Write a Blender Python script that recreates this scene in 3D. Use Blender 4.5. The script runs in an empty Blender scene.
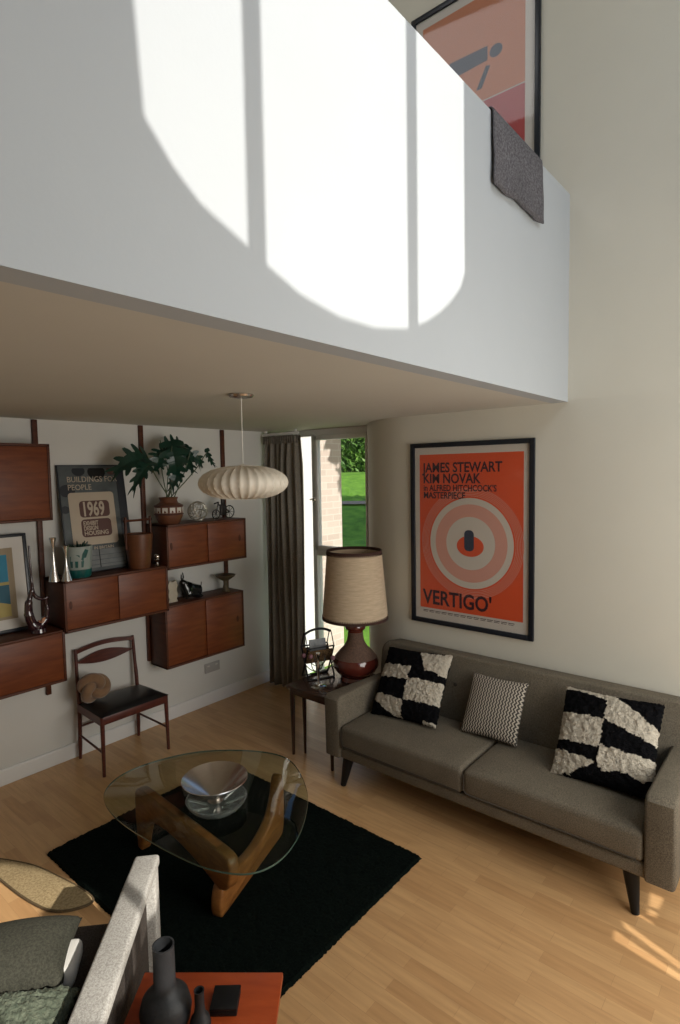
import bpy, bmesh, math, random
from mathutils import Vector, Matrix, noise
random.seed(7)
S = bpy.context.scene
COL = S.collection
PI = math.pi

# ------------------------------------------------------------------ camera
cam_d = bpy.data.cameras.new('camera')
cam = bpy.data.objects.new('camera', cam_d); COL.objects.link(cam); S.camera = cam
pitch, roll, yaw, FPX = .0705690, -.0168755, .6991566, 573.07
fwd = Vector((math.cos(pitch)*math.cos(yaw), math.cos(pitch)*math.sin(yaw), -math.sin(pitch)))
right = Vector((math.sin(yaw), -math.cos(yaw), 0)); up = right.cross(fwd)
r2 = right*math.cos(roll)+up*math.sin(roll); u2 = up*math.cos(roll)-right*math.sin(roll)
m = Matrix((r2, u2, -fwd)).transposed().to_4x4(); m.translation = (0, 0, 2.15)
cam.matrix_world = m
cam_d.sensor_fit = 'VERTICAL'; cam_d.sensor_height = 24; cam_d.lens = FPX/1024*24
cam_d.clip_start = .05; cam_d.clip_end = 200

# ------------------------------------------------------------------ light, sky, exposure
SX, SY, ELEV = .08, .9968, math.radians(34)          # horizontal travel and height of the sun
world = bpy.data.worlds.new('sky'); S.world = world; world.use_nodes = True
wn = world.node_tree; bg = wn.nodes['Background']
sky = wn.nodes.new('ShaderNodeTexSky'); sky.sky_type = 'NISHITA'; sky.sun_disc = False
sky.sun_elevation = ELEV; sky.sun_rotation = math.atan2(-SX, -SY)
wn.links.new(sky.outputs[0], bg.inputs[0]); bg.inputs[1].default_value = .22
sun_d = bpy.data.lights.new('sun', 'SUN'); sun_d.energy = 5.0; sun_d.angle = math.radians(.4); sun_d.color = (1, .95, .86)
sun = bpy.data.objects.new('sun', sun_d); COL.objects.link(sun)
sdir = Vector((SX*math.cos(ELEV), SY*math.cos(ELEV), -math.sin(ELEV)))
sun.rotation_euler = sdir.to_track_quat('-Z', 'Y').to_euler(); sun.location = (-2, -8, 9)

def area(name, loc, target, sx, sy, e, col):
    d = bpy.data.lights.new(name, 'AREA'); d.shape = 'RECTANGLE'; d.size = sx; d.size_y = sy; d.energy = e; d.color = col
    o = bpy.data.objects.new(name, d); COL.objects.link(o); o.location = loc
    o.rotation_euler = (Vector(target)-Vector(loc)).to_track_quat('-Z', 'Y').to_euler()
    return o
area('sky_light_high', (2.0, -1.2, 5.2), (2.3, 1.5, 3.0), 2.2, 1.9, 40, (.86, .94, 1.0))
area('fill_light_low', (2.3, -1.2, 1.6), (2.1, 3.0, .9), 2.4, 1.9, 84, (1.0, .98, .92))  # unseen fill added before the rear wall to brighten the lower room
area('fill_light_landing', (1.0, 3.0, 6.6), (1.6, 2.9, 3.0), 1.6, 1.6, 20, (.97, .98, 1.0))  # fill added over the landing to brighten the upstairs poster; no skylight is built
S.view_settings.view_transform = 'Standard'; S.view_settings.look = 'None'
S.view_settings.gamma = 1; S.view_settings.use_curve_mapping = False
S.view_settings.exposure = 0.0
S.cycles.max_bounces = 10; S.cycles.diffuse_bounces = 6; S.cycles.transparent_max_bounces = 12
S.cycles.sample_clamp_indirect = 6; S.cycles.use_denoising = True

# ------------------------------------------------------------------ materials
MATS = {}
def mat(name, col, rough=.6, var=.0, scale=8, bump=0., bscale=None, metal=0., spec=.5, coat=0., sheen=0., stretch=(1, 1, 1), col2=None, detail=4):
    if name in MATS: return MATS[name]
    m_ = bpy.data.materials.new(name); m_.use_nodes = True; nt = m_.node_tree; N = nt.nodes; L = nt.links
    b = N['Principled BSDF']; b.inputs['Roughness'].default_value = rough; b.inputs['Metallic'].default_value = metal
    b.inputs['Specular IOR Level'].default_value = spec; b.inputs['Coat Weight'].default_value = coat
    b.inputs['Sheen Weight'].default_value = sheen
    tc = N.new('ShaderNodeTexCoord'); mp = N.new('ShaderNodeMapping'); mp.inputs['Scale'].default_value = stretch
    L.new(tc.outputs['Object'], mp.inputs[0])
    n = N.new('ShaderNodeTexNoise'); n.inputs['Scale'].default_value = scale; n.inputs['Detail'].default_value = detail
    L.new(mp.outputs[0], n.inputs[0])
    r = N.new('ShaderNodeValToRGB'); e = r.color_ramp.elements; e[0].position = .3; e[1].position = .7
    c2 = col2 or tuple(min(1, c*(1+var)) for c in col); c1 = col if col2 else tuple(c*(1-var) for c in col)
    e[0].color = (*c1, 1); e[1].color = (*c2, 1)
    L.new(n.outputs[0], r.inputs[0]); L.new(r.outputs[0], b.inputs['Base Color'])
    if bump:
        n2 = N.new('ShaderNodeTexNoise'); n2.inputs['Scale'].default_value = bscale or scale*4; n2.inputs['Detail'].default_value = 3
        L.new(mp.outputs[0], n2.inputs[0])
        bp = N.new('ShaderNodeBump'); bp.inputs['Strength'].default_value = bump; bp.inputs['Distance'].default_value = .01
        L.new(n2.outputs[0], bp.inputs['Height']); L.new(bp.outputs[0], b.inputs['Normal'])
    MATS[name] = m_
    return m_
def glassmat(name, tint=(1, 1, 1), tr=.9, rough=.02):
    m_ = bpy.data.materials.new(name); m_.use_nodes = True; nt = m_.node_tree; N = nt.nodes; L = nt.links
    for n in list(N): N.remove(n)
    out = N.new('ShaderNodeOutputMaterial'); t = N.new('ShaderNodeBsdfTransparent'); t.inputs[0].default_value = (*[c*tr for c in tint], 1)
    g = N.new('ShaderNodeBsdfGlossy'); g.inputs['Roughness'].default_value = rough
    f = N.new('ShaderNodeFresnel'); f.inputs[0].default_value = 1.5
    mx = N.new('ShaderNodeMixShader')
    ge = N.new('ShaderNodeNewGeometry'); mm = N.new('ShaderNodeMath'); mm.operation = 'SUBTRACT'; mm.inputs[0].default_value = 1; L.new(ge.outputs['Backfacing'], mm.inputs[1])
    m3 = N.new('ShaderNodeMath'); m3.operation = 'MULTIPLY'; L.new(f.outputs[0], m3.inputs[0]); L.new(mm.outputs[0], m3.inputs[1]); L.new(m3.outputs[0], mx.inputs[0])
    L.new(t.outputs[0], mx.inputs[1]); L.new(g.outputs[0], mx.inputs[2])
    L.new(mx.outputs[0], out.inputs[0]); MATS[name] = m_
    return m_
def weave(name, c1, c2, scale, rough=.9, bump=.4):
    m_ = bpy.data.materials.new(name); m_.use_nodes = True; nt = m_.node_tree; N = nt.nodes; L = nt.links
    b = N['Principled BSDF']; b.inputs['Roughness'].default_value = rough; b.inputs['Specular IOR Level'].default_value = .2
    tc = N.new('ShaderNodeTexCoord'); n = N.new('ShaderNodeTexNoise'); n.inputs['Scale'].default_value = scale; n.inputs['Detail'].default_value = 2; n.inputs['Roughness'].default_value = .8
    L.new(tc.outputs['Object'], n.inputs[0])
    n3 = N.new('ShaderNodeTexNoise'); n3.inputs['Scale'].default_value = 5; L.new(tc.outputs['Object'], n3.inputs[0])
    r = N.new('ShaderNodeValToRGB'); e = r.color_ramp.elements; e[0].position = .36; e[1].position = .64; e[0].color = (*c1, 1); e[1].color = (*c2, 1)
    L.new(n.outputs[0], r.inputs[0])
    mx = N.new('ShaderNodeMix'); mx.data_type = 'RGBA'; mx.blend_type = 'MULTIPLY'; mx.inputs[0].default_value = .35
    L.new(r.outputs[0], mx.inputs[6]); L.new(n3.outputs[0], mx.inputs[7]); L.new(mx.outputs[2], b.inputs['Base Color'])
    bp = N.new('ShaderNodeBump'); bp.inputs['Strength'].default_value = bump; bp.inputs['Distance'].default_value = .004
    L.new(n.outputs[0], bp.inputs['Height']); L.new(bp.outputs[0], b.inputs['Normal'])
    MATS[name] = m_
    return m_
def floor_mat():
    m_ = bpy.data.materials.new('maple_parquet'); m_.use_nodes = True; nt = m_.node_tree; N = nt.nodes; L = nt.links
    b = N['Principled BSDF']; b.inputs['Roughness'].default_value = .34; b.inputs['Specular IOR Level'].default_value = .45
    tc = N.new('ShaderNodeTexCoord'); mp = N.new('ShaderNodeMapping'); mp.inputs['Rotation'].default_value = (0, 0, PI/2)
    L.new(tc.outputs['Object'], mp.inputs[0])
    br = N.new('ShaderNodeTexBrick'); br.inputs['Scale'].default_value = 1; br.inputs['Brick Width'].default_value = .44; br.inputs['Row Height'].default_value = .067
    br.inputs['Mortar Size'].default_value = .0007; br.inputs['Mortar Smooth'].default_value = .3; br.offset = .37; br.squash = 1
    br.inputs['Color1'].default_value = (.610, .370, .175, 1); br.inputs['Color2'].default_value = (.480, .265, .115, 1); br.inputs['Mortar'].default_value = (.42, .24, .11, 1)
    br.inputs['Bias'].default_value = -.35
    L.new(mp.outputs[0], br.inputs[0])
    mp2 = N.new('ShaderNodeMapping'); mp2.inputs['Scale'].default_value = (14, 1.2, 1); L.new(tc.outputs['Object'], mp2.inputs[0])
    n = N.new('ShaderNodeTexNoise'); n.inputs['Scale'].default_value = 3; n.inputs['Detail'].default_value = 5; L.new(mp2.outputs[0], n.inputs[0])
    r = N.new('ShaderNodeValToRGB'); e = r.color_ramp.elements; e[0].position = .3; e[1].position = .75; e[0].color = (.84, .82, .80, 1); e[1].color = (1.06, 1.06, 1.06, 1)
    L.new(n.outputs[0], r.inputs[0])
    mx = N.new('ShaderNodeMix'); mx.data_type = 'RGBA'; mx.blend_type = 'MULTIPLY'; mx.inputs[0].default_value = 1
    L.new(br.outputs[0], mx.inputs[6]); L.new(r.outputs[0], mx.inputs[7]); L.new(mx.outputs[2], b.inputs['Base Color'])
    return m_
def brick_mat():
    m_ = bpy.data.materials.new('pale_brick'); m_.use_nodes = True; nt = m_.node_tree; N = nt.nodes; L = nt.links
    b = N['Principled BSDF']; b.inputs['Roughness'].default_value = .9
    tc = N.new('ShaderNodeTexCoord'); mp = N.new('ShaderNodeMapping'); mp.inputs['Rotation'].default_value = (PI/2, 0, 0); L.new(tc.outputs['Object'], mp.inputs[0])
    br = N.new('ShaderNodeTexBrick'); br.inputs['Scale'].default_value = 1; br.inputs['Brick Width'].default_value = .225; br.inputs['Row Height'].default_value = .075; br.inputs['Mortar Size'].default_value = .006
    br.inputs['Color1'].default_value = (.66, .56, .49, 1); br.inputs['Color2'].default_value = (.55, .45, .39, 1); br.inputs['Mortar'].default_value = (.66, .60, .54, 1)
    L.new(mp.outputs[0], br.inputs[0]); L.new(br.outputs[0], b.inputs['Base Color'])
    return m_

WALL = mat('wall_paint_cream', (.64, .615, .535), .85, .015, 3, bump=.03, bscale=60)
WALLL = mat('wall_paint_white', (.64, .625, .59), .85, .015, 3, bump=.03, bscale=60)
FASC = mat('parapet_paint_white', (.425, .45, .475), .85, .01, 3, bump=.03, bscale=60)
CEIL = mat('ceiling_paint', (.58, .55, .485), .9, .015, 3)
TRIM = mat('gloss_white_trim', (.76, .75, .74), .4, .01)
TEAK = mat('teak_veneer', (.120, .028, .009), .42, 0, 5, bump=.05, stretch=(1, 1, 7), col2=(.195, .053, .016), spec=.4)
TEAKD = mat('teak_carcass', (.060, .017, .007), .5, 0, 5, stretch=(1, 1, 7), col2=(.10, .028, .011), spec=.35)
TEAKO = mat('orange_teak_top', (.30, .042, .009), .35, 0, 4, stretch=(2, 9, 2), col2=(.40, .068, .015))
CHW = mat('rosewood_dark', (.062, .014, .010), .4, 0, 8, stretch=(2, 2, 10), col2=(.11, .026, .016))
LEATH = mat('black_leatherette', (.008, .008, .009), .38, .1, 40, bump=.05)
WALNUT = mat('walnut_wood', (.17, .062, .015), .38, 0, 7, stretch=(2, 2, 9), col2=(.30, .122, .032))
TWOOD = mat('side_table_wood', (.035, .022, .017), .22, 0, 8, stretch=(5, 1, 1), col2=(.075, .035, .022))
RUG = mat('black_shag', (.0022, .0042, .0034), 1, 0, 120, bump=1, bscale=260, col2=(.0065, .011, .009), spec=.05)
SOFA = weave('sofa_tweed', (.115, .097, .072), (.240, .207, .157), 190)
SOFASEAM = mat('sofa_piping', (.07, .058, .045), .9)
ARMF = weave('armchair_pale_cloth', (.36, .34, .31), (.58, .56, .52), 150)
ARMD = weave('armchair_seat_cloth', (.040, .032, .027), (.085, .070, .060), 170)
OLIVE = weave('olive_wool', (.045, .045, .034), (.085, .083, .062), 120)
SAGE = mat('sage_knit', (.075, .095, .065), .95, 0, 60, bump=1, bscale=90, col2=(.15, .17, .12))
BLK = mat('matt_black', (.006, .006, .0065), .5, .1, spec=.3)
BLKF = mat('black_cloth', (.010, .010, .010), .95, .2, 30)
PIPEW = mat('white_cotton', (.75, .73, .68), .8)
FURB = mat('black_fleece', (.006, .006, .007), 1, .3, 60, bump=1, bscale=150, spec=.05)
FURW = mat('cream_fleece', (.50, .45, .37), 1, .12, 50, bump=.9, bscale=130, spec=.1)
CURT = weave('curtain_linen', (.20, .178, .152), (.36, .325, .28), 150, bump=.25)
PENd = mat('pendant_skin', (.70, .65, .56), .55, .03, 6)
SHADE = mat('lamp_shade_linen', (.47, .365, .25), .9, 0, 14, bump=.3, bscale=50, stretch=(1, 1, 9), col2=(.60, .475, .335))
BRAID = mat('brown_braid', (.045, .018, .012), .9, .3, 60)
GLAZE = mat('oxblood_glaze', (.095, .018, .012), .12, .25, 6, coat=.5)
UNGL = mat('unglazed_band', (.13, .075, .052), .75, .3, 90, bump=.6)
CHROME = mat('chrome_metal', (.75, .73, .70), .18, .02, metal=1)
STEEL = mat('brushed_steel', (.62, .58, .54), .25, .05, 30, metal=1, stretch=(1, 1, 12))
DARKM = mat('dark_metal', (.03, .027, .025), .4, .1, metal=.6)
BRONZE = mat('aged_bronze', (.14, .105, .065), .5, .4, 20, metal=.5)
CHAR = mat('charcoal_stoneware', (.014, .015, .017), .55, .25, 25, bump=.1)
GLS = glassmat('window_glass', (1, 1, 1), .97)
TGL = glassmat('table_glass', (.88, .95, .91), .93, .01)
TGE = mat('glass_edge_green', (.05, .10, .08), .15, .05, coat=.6)
CRY = bpy.data.materials.new('pressed_glass'); CRY.use_nodes = True
_b = CRY.node_tree.nodes['Principled BSDF']; _b.inputs['Transmission Weight'].default_value = .92; _b.inputs['Base Color'].default_value = (.86, .95, .92, 1); _b.inputs['Roughness'].default_value = .06
POSTB = mat('poster_black_frame', (.006, .009, .016), .35, .1)
PAPER = mat('paper_white', (.60, .56, .51), .5, .02)
ORANGE = mat('poster_orange_red', (.70, .090, .028), .35, .02)
INK = mat('poster_ink_dark', (.035, .010, .022), .6)
PINKP = mat('poster_pale_pink', (.66, .34, .27), .5)
PALEP = mat('poster_pale_grey', (.62, .57, .50), .5)
PEACH = mat('poster_peach', (.52, .185, .085), .5, .03)
CRIM = mat('poster_crimson', (.40, .045, .045), .5, .05)
NAVY = mat('poster_navy', (.030, .042, .075), .6)
GREYP = mat('poster_slate', (.080, .092, .095), .6, .25, 9)
GREYL = mat('poster_slate_pale', (.17, .18, .18), .6, .2, 12)
CREAMP = mat('poster_cream', (.46, .38, .29), .6, .03)
BRNP = mat('poster_brown', (.09, .035, .028), .6)
BLUE = mat('print_blue', (.01, .20, .33), .6, .1, 6)
TEALP = mat('print_deep_teal', (.010, .095, .15), .6, .1, 6)
YEL = mat('print_ochre', (.42, .33, .10), .6, .1, 6)
TANP = mat('print_tan_mat', (.33, .26, .17), .7, .04)
LEAF = mat('monstera_green', (.006, .035, .022), .35, .3, 12)
STEMM = mat('plant_stem', (.05, .075, .03), .5)
TERRA = mat('terracotta_pot', (.13, .045, .020), .5, .2, 12)
BUCK = mat('bucket_teak', (.10, .034, .013), .4, 0, 6, stretch=(1, 1, 8), col2=(.145, .050, .019))
KNOT = mat('knot_velvet', (.22, .125, .065), .95, .15, 12, sheen=.4)
CUPM = mat('cup_white_glaze', (.30, .34, .32), .3, .08, 12)
TEALG = mat('cup_teal_glaze', (.006, .080, .075), .3, .3, 18)
BULLM = mat('black_ceramic', (.006, .007, .008), .2, .2, coat=.4)
IVORY = mat('ivory_ceramic', (.50, .44, .34), .5, .1)
AMBG = mat('smoked_amethyst_glass', (.035, .012, .018), .06, .3, 5, coat=1)
COPPER = mat('amber_glass_core', (.50, .22, .12), .15, .2, 8, coat=1)
WIRE = mat('silver_wire', (.50, .47, .40), .35, .05, metal=.8)
BLANK = weave('grey_waffle_cloth', (.075, .070, .078), (.20, .19, .205), 110, bump=.8)
WICK = weave('seagrass_weave', (.30, .215, .11), (.47, .36, .20), 75, bump=.9)
RATT = weave('rattan_weave', (.035, .018, .010), (.22, .13, .06), 60, bump=.9)
MAG = mat('magazine_cover', (.13, .14, .15), .4, .4, 20)
SOCK = mat('socket_plastic', (.40, .38, .36), .4)
LAWN = mat('lawn_turf', (.075, .20, .012), .95, 0, 5, bump=1, bscale=60, col2=(.17, .36, .03))
HEDGE = mat('hedge_green', (.020, .070, .010), .8, 0, 20, col2=(.06, .15, .02))
BARK = mat('tree_bark', (.06, .045, .03), .9, .3)
PATHM = mat('gravel_path', (.30, .24, .18), .95, .1, 20)
MAUVE = mat('mauve_candle', (.20, .09, .11), .6, .1)

# ------------------------------------------------------------------ builders
def ob(name, bm, m_, parent=None, smooth=True, loc=None, ang=40):
    me = bpy.data.meshes.new(name); bmesh.ops.recalc_face_normals(bm, faces=bm.faces); bm.to_mesh(me); bm.free()
    for x in (m_ if isinstance(m_, (list, tuple)) else [m_]): me.materials.append(x)
    if smooth:
        for p in me.polygons: p.use_smooth = True
        try: me.set_sharp_from_angle(angle=math.radians(ang))
        except Exception: pass
    o = bpy.data.objects.new(name, me); COL.objects.link(o)
    if parent: o.parent = parent
    if loc: o.location = loc
    return o
def tag(o, label, cat, group=None, kind=None):
    if label: o['label'] = label
    if cat: o['category'] = cat
    if group: o['group'] = group
    if kind: o['kind'] = kind
    return o
def thing(name, label, cat, loc=(0, 0, 0), rz=0, group=None):
    o = bpy.data.objects.new(name, None); COL.objects.link(o); o.location = loc; o.rotation_euler = (0, 0, rz)
    o.empty_display_size = .05
    return tag(o, label, cat, group)
def struct(name, bm, m_, parent=None, smooth=False):
    o = ob(name, bm, m_, parent, smooth)
    if not parent: o['kind'] = 'structure'
    return o
def B(): return bmesh.new()
def box(bm, a, b, bev=0, seg=2, M=None):
    t = bmesh.new(); bmesh.ops.create_cube(t, size=1)
    for v in t.verts: v.co = Vector([(a[i]+b[i])/2+v.co[i]*(b[i]-a[i]) for i in range(3)])
    if bev: bmesh.ops.bevel(t, geom=t.edges[:], offset=bev, segments=seg, profile=.5, affect='EDGES')
    if M: t.transform(M)
    merge(bm, t)
def merge(bm, t):
    me = bpy.data.meshes.new('tmp'); t.to_mesh(me); t.free(); bm.from_mesh(me); bpy.data.meshes.remove(me)
def prism(bm, poly, h0, h1, axes=(0, 1, 2), bev=0, seg=2, M=None):
    """poly = list of 2-D points laid on axes[0],axes[1]; extruded from h0 to h1 along axes[2]"""
    t = bmesh.new(); vs = []
    for h in (h0, h1):
        row = []
        for p in poly:
            c = [0, 0, 0]; c[axes[0]] = p[0]; c[axes[1]] = p[1]; c[axes[2]] = h; row.append(t.verts.new(c))
        vs.append(row)
    n = len(poly)
    f0 = t.faces.new(vs[0]); f1 = t.faces.new(vs[1][::-1])
    for i in range(n): t.faces.new((vs[0][i], vs[0][(i+1) % n], vs[1][(i+1) % n], vs[1][i]))
    bmesh.ops.recalc_face_normals(t, faces=t.faces)
    if bev:
        es = [e for e in t.edges if (e in f0.edges[:] or e in f1.edges[:])]
        bmesh.ops.bevel(t, geom=es, offset=bev, segments=seg, profile=.5, affect='EDGES')
    if M: t.transform(M)
    merge(bm, t)
def lathe(bm, prof, seg=32, c=(0, 0, 0), M=None, caps=True):
    t = bmesh.new(); rings = []
    for r, z in prof:
        if r < 1e-5: rings.append([t.verts.new((0, 0, z))])
        else: rings.append([t.verts.new((r*math.cos(2*PI*i/seg), r*math.sin(2*PI*i/seg), z)) for i in range(seg)])
    for a, b in zip(rings, rings[1:]):
        for i in range(seg):
            j = (i+1) % seg
            if len(a) == 1 and len(b) == 1: continue
            if len(a) == 1: t.faces.new((a[0], b[i], b[j]))
            elif len(b) == 1: t.faces.new((a[i], a[j], b[0]))
            else: t.faces.new((a[i], a[j], b[j], b[i]))
    if caps:
        if len(rings[0]) > 1: t.faces.new(rings[0])
        if len(rings[-1]) > 1: t.faces.new(rings[-1])
    bmesh.ops.recalc_face_normals(t, faces=t.faces)
    if M: t.transform(M)
    bmesh.ops.translate(t, verts=t.verts, vec=Vector(c)); merge(bm, t)
def tube(bm, pts, r, seg=8, closed=False):
    t = bmesh.new(); pts = [Vector(p) for p in pts]; n = len(pts); rings = []; ref = None
    for i, p in enumerate(pts):
        if closed: d = pts[(i+1) % n]-pts[i-1]
        else: d = pts[min(i+1, n-1)]-pts[max(i-1, 0)]
        d.normalize()
        if ref is None: ref = d.orthogonal().normalized()
        ref = (ref-d*ref.dot(d))
        ref = ref.normalized() if ref.length > 1e-6 else d.orthogonal().normalized()
        q = d.cross(ref); rr = r[i] if isinstance(r, (list, tuple)) else r
        rings.append([t.verts.new(p+(ref*math.cos(2*PI*k/seg)+q*math.sin(2*PI*k/seg))*rr) for k in range(seg)])
    prs = list(zip(rings, rings[1:]))
    for a, b in prs:
        for k in range(seg): t.faces.new((a[k], a[(k+1) % seg], b[(k+1) % seg], b[k]))
    if closed:   # stitch with the best phase
        a, b = rings[-1], rings[0]; s = min(range(seg), key=lambda q: (a[0].co-b[q].co).length)
        for k in range(seg): t.faces.new((a[k], a[(k+1) % seg], b[(k+1+s) % seg], b[(k+s) % seg]))
    else:
        t.faces.new(rings[0]); t.faces.new(rings[-1])
    bmesh.ops.recalc_face_normals(t, faces=t.faces); merge(bm, t)
def bez(p0, p1, p2, p3, n=12):
    o = []
    for i in range(n+1):
        t = i/n; o.append(Vector(p0)*(1-t)**3+Vector(p1)*3*t*(1-t)**2+Vector(p2)*3*t*t*(1-t)+Vector(p3)*t**3)
    return o
def smooth_closed(pts, n=8):
    """Catmull-Rom through closed 2-D points"""
    out = []; N = len(pts)
    for i in range(N):
        p0, p1, p2, p3 = [Vector(pts[(i+k-1) % N]) for k in range(4)]
        for j in range(n):
            t = j/n
            out.append(.5*((2*p1)+(p2-p0)*t+(2*p0-5*p1+4*p2-p3)*t*t+(3*p1-p0-3*p2+p3)*t**3))
    return out
def smooth_open(pts, n=6):
    P = [Vector(p) for p in pts]; P = [2*P[0]-P[1]]+P+[2*P[-1]-P[-2]]; out = []
    for i in range(1, len(P)-2):
        p0, p1, p2, p3 = P[i-1:i+3]
        for j in range(n):
            t = j/n; out.append(.5*((2*p1)+(p2-p0)*t+(2*p0-5*p1+4*p2-p3)*t*t+(3*p1-p0-3*p2+p3)*t**3))
    out.append(P[-2]); return out
def text_part(name, txt, size, m_, parent, M, bold=.0, ext=.0006, sx=1.0, sp=1.0):
    cu = bpy.data.curves.new(name, 'FONT'); cu.body = txt; cu.size = size; cu.offset = bold; cu.extrude = ext; cu.space_character = sp; cu.resolution_u = 3
    t = bpy.data.objects.new('tmp', cu); COL.objects.link(t)
    bpy.context.view_layer.update()
    me = bpy.data.meshes.new_from_object(t.evaluated_get(bpy.context.evaluated_depsgraph_get()))
    bpy.data.objects.remove(t); bpy.data.curves.remove(cu)
    me.transform(Matrix.Diagonal((sx, 1, 1, 1))); me.transform(M); me.materials.clear(); me.materials.append(m_); me.name = name
    o = bpy.data.objects.new(name, me); COL.objects.link(o); o.parent = parent
    return o

# ------------------------------------------------------------------ the setting
U, V, ZC, ZT, UW = 3.70, 4.32, 2.56, 6.9, 4.15      # poster wall, cabinet wall, low ceiling, high ceiling, window plane
VF = 1.233                                          # face of the upper landing
RV = -1.3
bm = B(); box(bm, (-2.6, RV, -.12), (UW, V, 0)); struct('floor', bm, floor_mat())
bm = B(); box(bm, (-2.6, V, -.12), (UW, V+.12, ZT)); struct('wall_left', bm, WALLL)
bm = B(); box(bm, (-2.72, RV, -.12), (-2.6, V+.12, ZT)); struct('wall_back', bm, WALL)
# wall with the posters: flat, then curving away to the window; the storey above runs straight on
path = [(U, RV), (U, 2.42), (U+.012, 2.55), (U+.05, 2.70), (U+.12, 2.84), (U+.22, 2.96), (U+.33, 3.06), (UW-.03, 3.12), (UW, 3.155)]
poly = path+[(UW+.1, 3.155), (UW+.1, 3.0), (U+.22, 2.5), (U+.14, 2.3), (U+.14, RV)]
bm = B(); prism(bm, poly, -.12, ZC+.01); struct('wall_right', bm, WALL, smooth=True)
bm = B(); box(bm, (U, RV, ZC+.01), (U+.14, V+.12, ZT)); struct('wall_right_upper', bm, WALL)
bm = B(); box(bm, (-2.6, RV, ZT), (U+.14, V+.12, ZT+.1)); struct('ceiling', bm, CEIL)
# slab of the upper landing (its underside is the low ceiling) and the parapet
bm = B(); box(bm, (-2.6, VF+.1, ZC), (UW+.1, V, ZC+.24)); struct('ceiling_lower', bm, CEIL)
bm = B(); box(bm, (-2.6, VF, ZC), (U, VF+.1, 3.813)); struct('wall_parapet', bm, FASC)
bm = B(); box(bm, (-2.6, V-.016, 0), (UW-.02, V, .115), .004); box(bm, (-2.6, V-.020, .098), (UW-.02, V-.012, .108), .003); struct('baseboard_left', bm, TRIM)
# wall behind the camera, its window, side opening and slits shaped for sun patches
def rear_wall():
    cu = bpy.data.curves.new('w', 'CURVE'); cu.dimensions = '2D'; cu.fill_mode = 'BOTH'; cu.extrude = .006
    def spl(pts):
        s = cu.splines.new('POLY'); s.points.add(len(pts)-1)
        for q, p in zip(s.points, pts): q.co = (p[0], p[1], 0, 1)
        s.use_cyclic_u = True
    spl([(-2.72, -.12), (U+.14, -.12), (U+.14, ZT+.1), (-2.72, ZT+.1)])
    k = (VF-RV)/SY; du, dz = -SX*k, k*math.tan(ELEV)+.012
    arc = [(.767, 3.226), (.782, 2.980), (.86, 2.892), (.934, 2.835), (1.09, 2.772), (1.157, 2.741), (1.295, 2.688), (1.483, 2.656), (1.677, 2.655), (1.89, 2.690), (2.03, 2.745), (2.131, 2.800), (2.22, 2.862), (2.303, 2.935), (2.346, 3.01)]
    arc += [(2.338, 3.9), (2.30, 4.25), (2.10, 4.48), (1.6, 4.58), (1.1, 4.5), (.82, 4.25), (.755, 3.9)]
    A = [(a+du, b+dz) for a, b in arc]; spl(A)
    def back(p):
        k = (p[1]-RV)/SY; return (p[0]-SX*k, k*math.tan(ELEV))
    Bp = [back(p) for p in [(.60, 3.62), (.85, 3.58), (1.1, 3.457), (1.207, 3.258), (1.265, 3.05), (1.30, 2.95), (1.315, 2.8), (1.22, 2.6), (.98, 2.36), (.80, 2.42), (.6, 2.6)]]
    spl(Bp)
    for q in ([(2.820, .685), (2.715, .400), (2.61, .10), (2.57, .10), (2.672, .396), (2.775, .665)], [(2.735, .695), (2.648, .392), (2.565, .10), (2.54, .10), (2.612, .390), (2.672, .688)],
              [(2.921, .68), (2.893, .555), (2.874, .553), (2.895, .675)], [(3.099, .621), (3.096, .548), (2.997, .555), (2.996, .608)], [(2.975, .603), (2.969, .549), (2.932, .555), (2.927, .601)]):
        spl([back(p) for p in q])
    o = bpy.data.objects.new('w', cu); COL.objects.link(o); bpy.context.view_layer.update()
    me = bpy.data.meshes.new_from_object(o.evaluated_get(bpy.context.evaluated_depsgraph_get()))
    bpy.data.objects.remove(o)
    me.transform(Matrix.Translation((0, RV-.02, 0)) @ Matrix.Rotation(PI/2, 4, 'X')); me.materials.clear(); me.materials.append(WALL)
    w = bpy.data.objects.new('wall_rear', me); COL.objects.link(w); w['kind'] = 'structure'
    bm = B()
    for a, b in ((1.091, 1.157), (1.892, 1.961)):
        box(bm, (a+du, RV-.035, 4.2), (b+du, RV-.005, 6.6))
    z0_, z1_ = back((1, 2.25))[1], back((1, 2.90))[1]; box(bm, (.735, RV-.035, z0_), (.785, RV-.005, z1_))  # short unseen bar added to throw a shadow band on the armchair's arm
    struct('trim_and_shadow_bar', bm, TRIM)
rear_wall()

# window at the far end
w = thing('window_1', None, None, (UW, 0, 0)); w['kind'] = 'structure'
bm = B()
box(bm, (0, 3.12, 0), (.07, 3.16, 2.55), .004); box(bm, (0, 4.22, 0), (.07, 4.26, 2.55), .004)
box(bm, (0, 3.12, 2.50), (.07, 4.26, 2.56), .004); box(bm, (0, 3.12, 0), (.07, 4.26, .06), .004)
box(bm, (-.005, 3.79, 0), (.075, 3.84, 2.52), .004); box(bm, (-.005, 3.14, 1.33), (.075, 3.80, 1.385), .004)
ob('window_frame', bm, TRIM, w)
bm = B()
box(bm, (-.02, 3.755, 1.385), (.03, 3.795, 2.50), .006); box(bm, (-.02, 3.155, 1.385), (.03, 3.168, 2.50), .003)
box(bm, (-.02, 3.16, 1.385), (.03, 3.79, 1.43), .006); box(bm, (-.02, 3.16, 2.455), (.03, 3.79, 2.50), .006)
ob('casement', bm, TRIM, w)
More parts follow.
